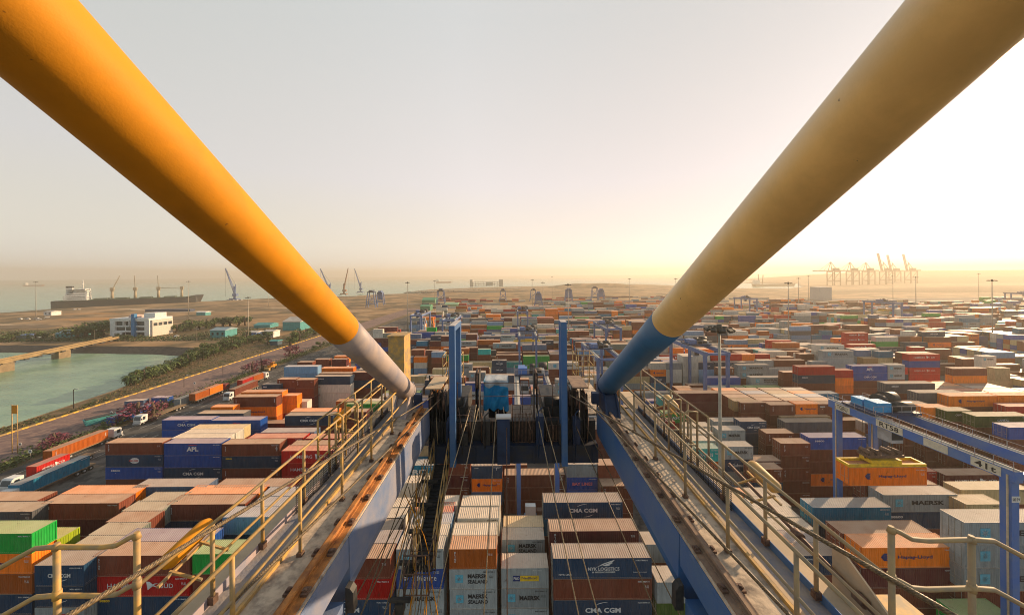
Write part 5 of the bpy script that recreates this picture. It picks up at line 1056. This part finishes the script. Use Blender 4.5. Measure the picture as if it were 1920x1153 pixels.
# ------------------------------------------------------------------ ship, harbour cranes, far quay
def ship():
    A, B = gnd(106, 577), gnd(383, 566); a, b = Vector((A.x - 14, A.y + 6, 0)), Vector((B.x - 8, B.y + 8, 0)); d = (b - a); L = d.length; rz = math.atan2(d.y, d.x)
    t = thing('bulk_carrier', (a.x, a.y, -3.2), 'black hulled bulk carrier with white deckhouse and four deck cranes, moored at the quay', 'ship', None, rz)
    H = 14; hb = MB(); secs = [(0, 9, 11), (8, 13, 14), (L * .85, 14, 14), (L * .94, 9, 14), (L, .6, 14)]
    for (x, hw, _) in secs:
        top = 3.5 if x >= L * .9 else 0
        hb.v += [Vector((x, -hw, H + top)), Vector((x - (6 if x == L else 0), -hw * .9, 0)), Vector((x - (6 if x == L else 0), hw * .9, 0)), Vector((x, hw, H + top))]
    for i in range(4):
        for k in range(4): hb.face([i * 4 + k, i * 4 + (k + 1) % 4, i * 4 + 4 + (k + 1) % 4, i * 4 + 4 + k])
    hb.face([0, 1, 2, 3]); hb.face([16, 17, 18, 19])
    hb.build('hull', [mat('black_hull', (.02, .025, .03), .5, col2=(.06, .04, .03), nscale=.08, c2amt=.35)], t)
    MB().box((10, -13.4, H + .02), (L * .93, 13.4, H + .5)).build('deck', [mat('green_deck', (.06, .12, .06), .8, noise=.3, nscale=.1)], t)
    dh = MB().box((14, -12, H + .5), (40, 12, H + 8)).box((16, -11, H + 8), (40, 11, H + 12)).box((24, -10, H + 12), (40, 10, H + 17)).box((28, -13, H + 17), (39, 13, H + 20)).build('deckhouse', [WPAINT], t)
    for z in (3, 6, 10, 14, 18): MB().box((13.9 if z < 8 else 27.8 if z > 16 else 23.9 if z > 12 else 15.9, -9, H + z), (40.1, 9, H + z + .9)).box((18, -12.1 if z < 8 else -11.1 if z < 12 else -10.1 if z < 17 else -13.1, H + z), (38, 12.1 if z < 8 else 11.1 if z < 12 else 10.1 if z < 17 else 13.1, H + z + .9)).build('window', [GLASS], dh)
    MB().box((15, -4, H + 8), (22, 4, H + 22)).box((14.9, -4.1, H + 22), (22.1, 4.1, H + 25), 1).build('funnel', [WPAINT, DARK], t)
    MB().tube([(33, 0, H + 20), (33, 0, H + 36)], [.9, .4], 8).beam((33, -4, H + 29), (33, 4, H + 29), .4, .4).build('mast', [WPAINT], t)
    for i, f in enumerate((.35, .50, .66, .83)):
        x = L * f; c = MB().tube([(x, 0, H), (x, 0, H + 15)], [2.2, 1.7], 12).box((x - 2.4, -2.6, H + 15), (x + 2.4, 2.6, H + 21)).build('deck_crane', [mat('buff_crane_paint', (.42, .34, .22), .7, noise=.3, nscale=.3)], t)
        tip = (x + (9 if i == 0 else -1.5), 3, H + (43 if i < 3 else 23)) if i < 3 else (x - 30, 0, H + 19)
        j = MB()
        for s in (-1, 1): j.beam((x, s * 1.3, H + 17), (tip[0], tip[1] + s * .5, tip[2]), .6, .8)
        for k in range(6): p = [Vector((x, -1.3, H + 17)).lerp(Vector((tip[0], tip[1] - .5, tip[2])), k / 6), Vector((x, 1.3, H + 17)).lerp(Vector((tip[0], tip[1] + .5, tip[2])), (k + 1) / 6)]; j.beam(p[0], p[1], .35, .35)
        j.build('jib', [mat('dark_buff_paint', (.30, .25, .17), .7, noise=.3, nscale=.3)], c)
    for f in (.29, .42, .58, .75): MB().box((L * f - 9, -8, H + .5), (L * f + 7, 8, H + 2.6)).build('hatch_cover', [mat('hatch_grey_green', (.10, .13, .09), .8, noise=.3, nscale=.2)], t)
ship()
def harbour_crane(px, py, jx, jtop, label, m=BLUEFAR):
    p = gnd(px, py); Y = p.y; k = Y / 640
    t = thing('harbour_crane', (p.x, p.y, 0), label, 'harbour crane', 'mobile harbour cranes')
    MB().box((-8, -5, 1.5), (8, 5, 4)).build('chassis', [m], t)
    for sx in (-9, 9):
        for sy in (-6, 6): MB().box((sx - 2, sy - 2, 0), (sx + 2, sy + 2, 1.6)).build('outrigger_pad', [GREY], t)
    tw = MB().tube([(0, 0, 4), (0, 0, 30)], [2.4, 1.8], 12).box((-3, -3, 9), (6, 3, 14)).beam((1.5, 0, 14), (2.5, 0, 34), 1.2, 1.2).build('tower', [m], t)
    tip = Vector((jx * k, 0, jtop * k)); j = MB(); ba = Vector((-1, 0, 17))
    for s in (-1, 1): j.beam(ba + Vector((0, s * 1.6, 0)), tip + Vector((0, s * .5, 0)), .9, .9); j.beam(ba + Vector((2.2, s * 1.6, 1)), tip + Vector((.3, s * .5, .3)), .6, .6)
    for q in range(9): j.beam(ba.lerp(tip, q / 9) + Vector((0, -1.2, 0)), ba.lerp(tip, (q + 1) / 9) + Vector((1.2, 1.2, .3)), .4, .4)
    j.build('jib', [m], t)
    MB().tube([tip, (2.5, 0, 34)], .16, 5).tube([tip, (tip.x, 0, 8)], .16, 5).build('hoist_cable', [DARK], t)
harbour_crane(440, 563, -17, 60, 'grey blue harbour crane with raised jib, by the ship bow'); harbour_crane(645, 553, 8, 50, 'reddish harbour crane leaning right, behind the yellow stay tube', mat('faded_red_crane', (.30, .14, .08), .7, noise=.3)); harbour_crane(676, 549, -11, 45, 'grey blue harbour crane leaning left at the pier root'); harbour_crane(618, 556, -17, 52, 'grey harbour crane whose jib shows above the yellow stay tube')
SAL = mat('faded_orange_steel', (.20, .115, .06), .8, noise=.2, nscale=.05)
def sts(px, Y, raised, label, sc_=1.0):
    x = at(px, 520, Y).x; t = thing('ship_to_shore_crane', (x, Y, 0), label, 'quay crane', 'quay cranes of the far terminal', R(8)); t.scale = (sc_,) * 3
    for lx in (0, 30):
        for ly in (-9, 9): MB().beam((lx, ly, 0), (lx, ly, 48), 2.2, 2.2).build('leg', [SAL], t)
        MB().beam((lx, -9, 46), (lx, 9, 46), 2, 2.4).beam((lx, -9, 14), (lx, 9, 14), 1.8, 2.2).build('portal_beam', [SAL], t)
    for ly in (-9, 9): MB().beam((0, ly, 15), (30, ly, 47), 1.2, 1.2).beam((0, ly, 15), (30, ly, 15), 1.6, 2).build('brace', [SAL], t)
    MB().box((-4, -4, 48), (56, 4, 52)).box((16, -5, 52), (32, 5, 59)).build('girder', [SAL], t)
    MB().beam((0, -6, 48), (4, 0, 80), 1.6, 1.6).beam((0, 6, 48), (4, 0, 80), 1.6, 1.6).beam((28, 0, 52), (4, 0, 80), 1.2, 1.2).build('apex_frame', [SAL], t)
    if raised: MB().beam((-3, -2, 50), (-20, -2, 112), 1.6, 3).beam((-3, 2, 50), (-20, 2, 112), 1.6, 3).build('boom', [SAL], t); MB().beam((4, 0, 80), (-14, 0, 92), .6, .6).build('stay', [SAL], t)
    else: MB().box((-64, -3, 48.5), (-4, 3, 51.5)).build('boom', [SAL], t); MB().beam((4, 0, 80), (-40, 0, 52), .7, .7).beam((4, 0, 80), (-22, 0, 52), .7, .7).build('stay', [SAL], t)
for px, Y, r_, lb in ((1556, 1330, 0, 'far quay crane with its boom lowered, leftmost in the haze'), (1592, 1380, 0, 'far quay crane second from the left, boom lowered'), (1622, 1420, 0, 'far quay crane third from the left, boom lowered'), (1655, 1420, 1, 'far quay crane with tallest raised boom'), (1672, 1560, 1, 'far quay crane with thin raised boom between two others'), (1702, 1500, 1, 'far quay crane with raised boom, rightmost in the glare')): sts(px, Y, r_, lb, 1.15)
def simple_house(name, x0, x1, pyb, pyt, m, label, roofm=None, dep=12, cat='shed', wins=0, gable=True):
    A, B = gnd(x0, pyb), gnd(x1, pyb); Y = A.y; h = max(2.5, (pyb - pyt) * Y / 640); wd = B.x - A.x
    t = thing(name, (A.x, Y, 0), label, cat)
    wl = MB().box((0, 0, 0), (wd, dep, h)).build('wall', [m], t)
    ro = MB().prism([(-.4, h), (-.4, h + .3), (dep / 2, h + (.16 * dep if gable else .35)), (dep + .4, h + .3), (dep + .4, h)], -.4, wd + .4, 0, 'X').build('roof', [roofm or m], t)
    for i in range(wins): MB().box((wd * (i + .3) / wins, -.05, h * .4), (wd * (i + .7) / wins, .02, h * .75)).build('window', [GLASS], t)
    return t
simple_house('shed', 104, 137, 634, 626, TEAL, 'low pale blue shed with a blue roof, left of the dark trees', flat('pale_blue_roof', (.22, .36, .46)), 14, wins=4)
simple_house('shed', 30, 56, 636, 630, flat('grey_blue_shed_wall', (.2, .26, .3)), 'small blue grey shed by the creek bank', BLUEFAR, 8)
simple_house('shed', 394, 421, 634, 620, TEAL, 'pale two storey blue hut beside the shrubs', flat('hut_roof', (.26, .36, .40)), 12, wins=3); simple_house('shed', 530, 562, 620, 604, TEAL, 'open teal warehouse under a pale roof, by the stay tube', CONC, 22); simple_house('shed', 476, 505, 615, 612, TEAL, 'long low teal roofed shed among the shrubs', TEAL, 12)
simple_house('shed', 466, 480, 632, 624, BLUE, 'small blue cabin beside the trucks park', CONC, 8, wins=2); simple_house('shed', 495, 512, 633, 622, WPAINT, 'small white cabin beside the tree clump', CONC, 8, wins=3); simple_house('shed', 506, 520, 648, 640, flat('dark_hut', (.05, .09, .13)), 'dark blue roadside hut at the end of the trees', TEAL, 5)
simple_house('warehouse', 272, 350, 585, 581, DARKBLUE, 'long dark blue fence-like warehouse before the ship', DARKBLUE, 8, gable=False); simple_house('shed', 82, 95, 592, 585, WPAINT, 'white hut beside the parked cars', CONC, 10, wins=2); simple_house('shed', 368, 384, 592, 586, TEAL, 'tiny teal hut on the open sand', WPAINT, 8)
simple_house('grey_block', 1537, 1562, 563, 539, GREY, 'plain grey square block in the hazy right yard', GREY, 20, 'building', gable=False)
simple_house('shed', 791, 815, 570, 563, flat('green_shed_wall', (.05, .25, .12)), 'larger green roofed open shed on the apron', flat('green_roof', (.07, .33, .16)), 26); simple_house('shed', 788, 806, 583, 575, flat('green_shed_wall_b', (.05, .22, .11)), 'smaller green roofed shed nearer the stacks', flat('green_roof_b', (.07, .30, .15)), 16); simple_house('shed', 834, 858, 576, 571, flat('pale_green_wall', (.22, .42, .2)), 'low pale green covered stack on the apron', flat('pale_green_roof', (.3, .5, .28)), 16)
# jetty head building far out
t = thing('jetty_building', (at(881, 530, 1500).x, 1500, 0), 'long pale open storeyed building at the end of the far jetty', 'building')
for z in (4, 12, 20): MB().box((0, 0, z), (145, 30, z + 1.6)).build('storey_slab', [CONC], t)
for k in range(13): MB().box((k * 12, 0, 0), (k * 12 + 1.5, 1.5, 22)).build('column', [CONC], t)
MB().box((0, 0, 0), (12, 30, 32)).box((128, 0, 0), (145, 30, 32)).build('stair_tower', [CONC], t); MB().box((70, 3, 4), (100, 28, 20)).build('hall', [flat('pale_teal_hall', (.35, .5, .48))], t)
jt = thing('jetty', (-300, 1010, 0), 'long low trestle jetty across the pale inlet', 'jetty'); MB().beam((0, 0, 2.6), (330, 250, 2.6), 10, 1.4).build('deck', [CONC], jt)
for k in range(22):
    p = Vector((0, 0, 0)).lerp(Vector((330, 250, 0)), (k + .5) / 22); MB().box((p.x - 2, p.y - 3, -4), (p.x + 2, p.y + 3, 2)).build('pier', [CONC], jt)
# ships on the horizon
for px, py, L, m, lb in ((63, 527, 150, flat('far_red_hull', (.35, .12, .08)), 'tiny red ship on the sea horizon at left'), (832, 526, 120, flat('far_pink_hull', (.42, .18, .12)), 'tiny reddish ship on the horizon beyond the jetty'), (1450, 528, 170, flat('far_buff_hull', (.34, .26, .18)), 'hazy buff ship in the right inlet')):
    Y = 2600 if px != 1450 else 1400; x = at(px, 520, Y).x; t = thing('distant_ship', (x, Y, -3.2), lb, 'ship'); MB().prism([(-L / 2, 9), (-L / 2 + 6, 0), (L / 2 - 8, 0), (L / 2, 10)], -9, 9, 0, 'Y').build('hull', [m], t); MB().box((-L / 2 + 5, -8, 9), (-L / 2 + 24, 8, 26)).build('deckhouse', [WPAINT], t)
    if px == 1450: MB().beam((-60, 0, 9), (-62, 0, 50), 2, 2).beam((-45, 0, 9), (-42, 0, 46), 2, 2).build('derrick', [SAL], t)
# white office block
def office():
    A, B = gnd(206, 631), gnd(294, 629); Y = A.y; k = Y / 640; wd = B.x - A.x; h = 31 * k
    t = thing('office_building', (A.x, Y, 0), 'white three storey port office with a bright blue pillar and dark window bands', 'office', None, R(-4))
    MB().box((0, 0, 0), (wd * .13, 18, h)).box((wd * .88, 0, 0), (wd, 18, h)).box((wd * .13, 1.2, 0), (wd * .88, 18, h)).box((0, -.3, h), (wd, 18.3, h + 1.2)).box((wd * .13, .2, h * .27), (wd * .88, 1.2, h * .36)).box((wd * .13, .2, h * .58), (wd * .88, 1.2, h * .66)).box((wd * .13, 0, h * .92), (wd * .88, 1.2, h)).build('wall', [WPAINT], t)
    for z0, z1 in ((.04, .27), (.36, .58), (.66, .92)): 
        for a, b in ((.135, .345), (.375, .495), (.525, .575), (.665, .875)): MB().box((wd * a, 1.1, h * z0), (wd * b, 1.19, h * z1)).build('window', [GLASS], t)
    MB().box((wd * .58, -1.0, 0), (wd * .66, 1.1, h + 5)).build('pillar', [BLUEPIL], t)
    MB().box((wd * .35, -.6, h * .6), (wd * .37, 1, h * .95)).box((wd * .5, -.6, h * .6), (wd * .52, 1, h * .95)).box((wd * .35, -.6, h * .93), (wd * .52, 1, h * .97)).box((wd * .35, -.6, h * .6), (wd * .52, 1, h * .64)).build('window_surround', [WPAINT], t)
    MB().box((wd * .22, -4, 0), (wd * .25, -3, h * .26)).box((wd * .4, -4, 0), (wd * .43, -3, h * .26)).box((wd * .22, -4, h * .26), (wd * .43, 1, h * .32)).build('porch', [WPAINT], t)
    w2 = MB().box((wd + .01, 1.5, 0), (wd + 1.2, 17.5, h * .98)).build('wing', [flat('cream_wall', (.62, .56, .47))], t)
    for i in range(4): MB().box((wd + 1.19, 2.3 + i * 3.8, h * .62), (wd + 1.26, 5.2 + i * 3.8, h * .8)).build('window', [GLASS], w2)
    MB().box((wd * .7, 5, h + 1.2), (wd * .98, 14, h + 5.2)).build('roof_house', [WPAINT], t); MB().box((wd * .3, 5, h + 1.2), (wd * .5, 12, h + 3.5)).build('roof_tank', [flat('pink_tank', (.6, .42, .36))], t)
BLUEPIL = flat('bright_blue_pillar', (.02, .19, .42))
office()
# trestle bridge over the creek
tb = thing('trestle_bridge', (-279, 172, 0), 'narrow ochre trestle bridge crossing the green creek on concrete piers', 'bridge')
P0, P1 = Vector((0, 0, 2.4)), Vector((-28, 92, 2.4))
MB().beam(P0 - (P1 - P0) * .4, P1, 5.5, .9).beam(P0 - (P1 - P0) * .4 + Vector((2.6, 0, .9)), P1 + Vector((2.6, 0, .9)), .3, .7).beam(P0 - (P1 - P0) * .4 + Vector((-2.6, 0, .9)), P1 + Vector((-2.6, 0, .9)), .3, .7).build('deck', [mat('ochre_deck', (.33, .23, .11), .85, noise=.3, nscale=.3)], tb)
for f in (-.12, .2, .55): p = P0.lerp(P1, f); MB().box((p.x - 2.4, p.y - 3, -5), (p.x + 2.4, p.y + 3, 1.4)).box((p.x - 3.2, p.y - 2, 1.4), (p.x + 3.2, p.y + 2, 1.96)).build('pier', [mat('ochre_concrete', (.30, .22, .13), .9, noise=.4, nscale=.3)], tb)
for k in range(14):
    p = P0.lerp(P1, k / 13); MB().box((p.x - 2.9, p.y - .9, 1.0), (p.x + 2.9, p.y + .9, 1.93)).build('cross_beam', [DARK], tb)
# small launch on the creek
p = gnd(33, 642); 
for px, py, lb in ((33, 643, 'white motor launch by the far creek bank'), (232, 641, 'white launch moored where the bridge lands')):
    p = gnd(px, py, -3.0); t = thing('motor_launch', (p.x, p.y + 4, -3.1), lb, 'boat', 'launches on the creek'); MB().prism([(-5, 1.4), (-4.4, 0), (3.8, 0), (5.6, 1.7)], -1.5, 1.5, 0, 'Y').build('hull', [WPAINT], t); MB().box((-3, -1.1, 1.4), (1.2, 1.1, 3.0)).box((-2.8, -1.12, 2.1), (1.25, 1.12, 2.7), 1).build('cabin', [WPAINT, GLASS], t)
# ------------------------------------------------------------------ plants
def leafmesh(seed, n, rx, rz, sz, m, flat_=0.0, name='crown', lobes=6):
    r_ = random.Random(seed); b = MB(); lb = [(r_.gauss(0, .45) * rx, r_.gauss(0, .45) * rx, r_.uniform(.25, .95) * rz, r_.uniform(.35, .6)) for _ in range(lobes)]
    for _ in range(n):
        lx, ly, lz, lr = r_.choice(lb); th = r_.uniform(0, 6.283); u = r_.uniform(-1, 1); q = lr * r_.uniform(.6, 1.05)
        p = Vector((lx + rx * q * math.cos(th) * math.sqrt(1 - u * u), ly + rx * q * math.sin(th) * math.sqrt(1 - u * u), max(.1, lz + rz * .6 * q * u)))
        a = r_.uniform(0, 6.283); t_ = r_.uniform(-.9, .9); ax = Vector((math.cos(a), math.sin(a), t_)).normalized(); up = ax.cross(Vector((r_.gauss(0, 1), r_.gauss(0, 1), r_.gauss(0, 1)))).normalized(); s = sz * r_.uniform(.6, 1.4)
        b.quad(p - ax * s - up * s * .1, p - up * s * .45, p + ax * s, p + up * s * .45)
    return b.mesh(name, m)
def palmmesh(seed, h, fr, m):
    r_ = random.Random(seed); b = MB()
    for k in range(16):
        a = k * 6.283 / 16 + r_.uniform(-.2, .2); up = r_.uniform(.15, .9); L = fr * r_.uniform(.8, 1.1); prev = None; d = Vector((math.cos(a), math.sin(a), 0)); sd_ = Vector((-d.y, d.x, 0))
        for i in range(7):
            t = i / 6; p = Vector((0, 0, h)) + d * L * t * (1 - .15 * t) + Vector((0, 0, L * (up * t - 1.15 * t * t))); w_ = fr * .11 * math.sin(math.pi * (t * .9 + .08))
            cur = (p - sd_ * w_ - Vector((0, 0, w_ * .5)), p, p + sd_ * w_ - Vector((0, 0, w_ * .5)))
            if prev: b.quad(prev[0], prev[1], cur[1], cur[0]); b.quad(prev[1], prev[2], cur[2], cur[1])
            prev = cur
    return b.mesh('crown', m)
trunkm = MB().tube([(0, 0, 0), (.1, .05, .6), (.05, 0, 1.0)], [.09, .07, .05], 8).mesh('trunk', TRUNK)
PALMS = [palmmesh(i, 1.0, .95, m) for i, m in enumerate((LEAF, LEAF2, LEAF))]
BUSH = [leafmesh(i, 520, .55, .9, .085, m) for i, m in enumerate((LEAF, LEAF2, LEAF, LEAF2))]
BLOS = [leafmesh(20 + i, 420, .6, .8, .07, PINK, name='blossom') for i in range(2)]
def plant(name, cat, label, group, x, y, s, crown, trunk=True, z=0.0, sx=1.0):
    t = thing(name, (x, y, z), label, cat, group, rnd.uniform(0, 6.28)); t.scale = (s * sx, s * sx, s)
    if trunk: link('trunk', trunkm, t)
    link(crown.name.split('.')[0], crown, t); return t
pr = random.Random(3); n_ = 0
ordn = ORD
shore = [(238, 726), (262, 716), (285, 708), (312, 700), (335, 690), (360, 682), (385, 672), (410, 665), (435, 655), (460, 648), (485, 643), (505, 648)]
for i in range(11):
    for k in range(7 if i < 4 else 12):
        f = pr.random(); px = shore[i][0] + (shore[i + 1][0] - shore[i][0]) * f; py = shore[i][1] + (shore[i + 1][1] - shore[i][1]) * f - pr.uniform(-2, 4 if i < 4 else 16) ; p = gnd(px, py)
        n_ += 1; palm = pr.random() < (.6 if i < 4 else .25)
        plant('palm_tree' if palm else 'bushy_tree', 'palm' if palm else 'tree', ('feathery green palm' if palm else 'rounded leafy tree') + ' in the thicket between the creek and the paved road', 'palms of the shore thicket' if palm else 'bushy trees of the shore thicket', p.x, p.y, pr.uniform(3.0, 4.6) if palm else pr.uniform(3.2, 5.4), pr.choice(PALMS) if palm else pr.choice(BUSH))
for px, py, s, lb in ((145, 633, 9, 0), (160, 632, 11, 0), (172, 631, 10, 0), (183, 630, 12, 0), (194, 630, 12, 0), (345, 622, 8, 1), (358, 620, 9, 1), (372, 618, 9, 1), (388, 616, 9, 1), (402, 612, 9, 1), (418, 612, 9, 1), (432, 611, 9, 1), (447, 611, 9, 1), (460, 610, 8, 1), (330, 624, 7, 1), (10, 640, 6, 2), (22, 638, 6, 2), (68, 637, 6, 2), (82, 636, 5, 2), (222, 636, 4, 3), (240, 637, 4, 3), (262, 637, 4, 3), (545, 648, 7, 4), (560, 640, 7, 4), (575, 632, 7, 4), (590, 628, 6, 4), (600, 650, 3.5, 5), (590, 656, 3, 5)):
    p = gnd(px, py); L_ = ('dark broad tree in the clump left of the white office', 'green shrub-like tree in the belt behind the creek', 'low bush on the far creek bank', 'trimmed bush before the white office', 'bushy tree at the landward end of the paved road', 'low shrub at the far end of the hedge')
    plant('bushy_tree', 'tree', L_[lb], ('dark clump by the office', 'belt of shrubs behind the creek', 'creek bank bushes', 'office bushes', 'road end trees', 'hedge end shrubs')[lb], p.x, p.y, s, pr.choice(BUSH), sx=1.25)
for px, py, s, lb in ((258, 790, 6.5, 'broad magenta blossom tree behind the white truck'), (283, 786, 6, 'magenta blossom tree nearest the two-box truck'), (216, 797, 3, 'small magenta bush in front of the blue container'), (100, 838, 4, 'magenta bush in the roadside hedge'), (84, 846, 3.5, 'smaller magenta bush in the roadside hedge'), (475, 700, 6, 'pink shrub before the yellow loader'), (492, 694, 6, 'pink shrub touching the yellow loader'), (543, 668, 6.5, 'tall pink shrub farther up the hedge'), (556, 664, 6, 'reddish shrub next to the tall pink one'), (112, 828, 3, 'tiny magenta bush by the orange truck')):
    p = gnd(px, py); plant('blossom_tree', 'flowering tree', lb, 'flowering shrubs along the port road', p.x, p.y, s, pr.choice(BLOS), sx=1.1)
hedge = MB(); hr_ = random.Random(9)
for k in range(5200):
    y_ = 84 + 190 * hr_.random() ** 1.3; x = -130.6 + hr_.gauss(0, 1.5); z = abs(hr_.gauss(0, .9)) * (1 + .5 * math.sin(y_ * .35)); a = hr_.uniform(0, 6.28); ax = Vector((math.cos(a), math.sin(a), hr_.uniform(-.5, .9))).normalized(); up = ax.cross(Vector((hr_.gauss(0, 1), hr_.gauss(0, 1), .5))).normalized(); s = hr_.uniform(.2, .5); p = Vector((x, y_, z + .1))
    hedge.quad(p - ax * s, p - up * s * .5, p + ax * s, p + up * s * .5, 0 if hr_.random() < .7 else 1)
tag(hedge.build('hedge_foliage', [LEAF2, LEAF]), 'rough green hedge growing along the port road', 'hedge', None, 'stuff')
scrub = MB()
for k in range(6000):
    f = hr_.random(); y_ = 95 + 185 * f; xe = -167 if y_ < 120 else -172 - (y_ - 148) * .42 if y_ < 232 else -206; x = hr_.uniform(max(xe, -192) + 2, -159); z = abs(hr_.gauss(0, .3)); a = hr_.uniform(0, 6.28); ax = Vector((math.cos(a), math.sin(a), hr_.uniform(-.3, .9))).normalized(); up = ax.cross(Vector((hr_.gauss(0, 1), hr_.gauss(0, 1), .5))).normalized(); s = hr_.uniform(.15, .42); p = Vector((x, y_, z + .05))
    scrub.quad(p - ax * s, p - up * s * .5, p + ax * s, p + up * s * .5, 0 if hr_.random() < .5 else 1)
tag(scrub.build('scrub', [LEAF2, mat('dry_grass', (.20, .14, .06), .9, noise=.3)]), 'dry scrub and grass on the creek bank', 'scrub', None, 'stuff')
far = MB()
for k in range(9000):
    x = hr_.uniform(-520, -215); y_ = 262 + 55 * hr_.random() ** 1.5; 
    if -345 < x < -270 and y_ > 282: continue
    z = abs(hr_.gauss(0, .8)); a = hr_.uniform(0, 6.28); ax = Vector((math.cos(a), math.sin(a), hr_.uniform(-.3, .9))).normalized(); up = ax.cross(Vector((hr_.gauss(0, 1), hr_.gauss(0, 1), .5))).normalized(); s = hr_.uniform(.4, 1.0); p = Vector((x, y_, z + .1))
    far.quad(p - ax * s, p - up * s * .5, p + ax * s, p + up * s * .5)
tag(far.build('undergrowth', [LEAF2]), 'low green undergrowth beyond the creek bank', 'undergrowth', None, 'stuff')
# roadside lamp posts, poles and small signs
for px, py, h, lb in ((138, 766, 7, 'dark street lamp on the creek bank'), (177, 641, 9, 'slim white lamp post left of the white office'), (368, 640, 9, 'slim lamp post right of the white office'), (457, 640, 8, 'dark pole beside the small blue cabin'), (345, 726, 5, 'dark signal post on the paved road'), (418, 705, 5, 'dark signal post farther along the paved road'), (489, 680, 6, 'dark post next to the pink shrubs')):
    p = gnd(px, py); t = thing('street_lamp', (p.x, p.y, 0), lb, 'lamp post', 'posts along the roads'); MB().tube([(0, 0, 0), (0, 0, h), (.5, 0, h + .3), (1.2, 0, h + .35)], .09, 8).build('pole', [POLE if 'white' in lb or 'slim' in lb else DARK], t); MB().box((1.0, -.15, h + .28), (1.8, .15, h + .42)).build('lamp', [GREY], t)
for px, py, lb in ((38, 842, 'round white speed sign beside the hedge'), (57, 856, 'small white sign near the red box truck'), (209, 780, 'round white sign by the teal skip'), (365, 722, 'round white sign at the paved road edge')):
    p = gnd(px, py + 6); t = thing('road_sign', (p.x, p.y, 0), lb, 'sign', 'small road signs'); MB().tube([(0, 0, 0), (0, 0, 2.6)], .05, 6).build('post', [POLE], t); MB().tube([(0, -.06, 2.3), (0, -.02, 2.3)], .5, 20).build('plate', [WHITE], t); MB().tube([(0, -.062, 2.3), (0, -.07, 2.3)], .22, 14).build('symbol', [BLACK], t)
p = gnd(188, 792); t = thing('waste_skip', (p.x, p.y, 0), 'teal open waste skip filled with dark scrap beside the hedge', 'skip', None, R(60)); MB().prism([(-3.2, .2), (-3.6, 2.0), (3.6, 2.0), (3.2, .2)], -1.2, 1.2, 0, 'Y').build('bin', [TEAL], t); MB().box((-3.2, -1.1, 2.0), (3.2, 1.1, 2.25)).build('scrap', [DARK], t)
# ------------------------------------------------------------------ haze
hm = bpy.data.materials.new('haze'); hm.use_nodes = True; N = hm.node_tree.nodes; N.clear()
out = N.new('ShaderNodeOutputMaterial'); pv = N.new('ShaderNodeVolumePrincipled'); pv.inputs['Color'].default_value = (0.98, 0.88, 0.70, 1); pv.inputs['Density'].default_value = HAZE; pv.inputs['Anisotropy'].default_value = 0.32
hm.node_tree.links.new(pv.outputs[0], out.inputs['Volume'])
tag(MB().box((-6000, -400, -6), (9500, 8000, 175)).build('haze', [hm]), kind='stuff')
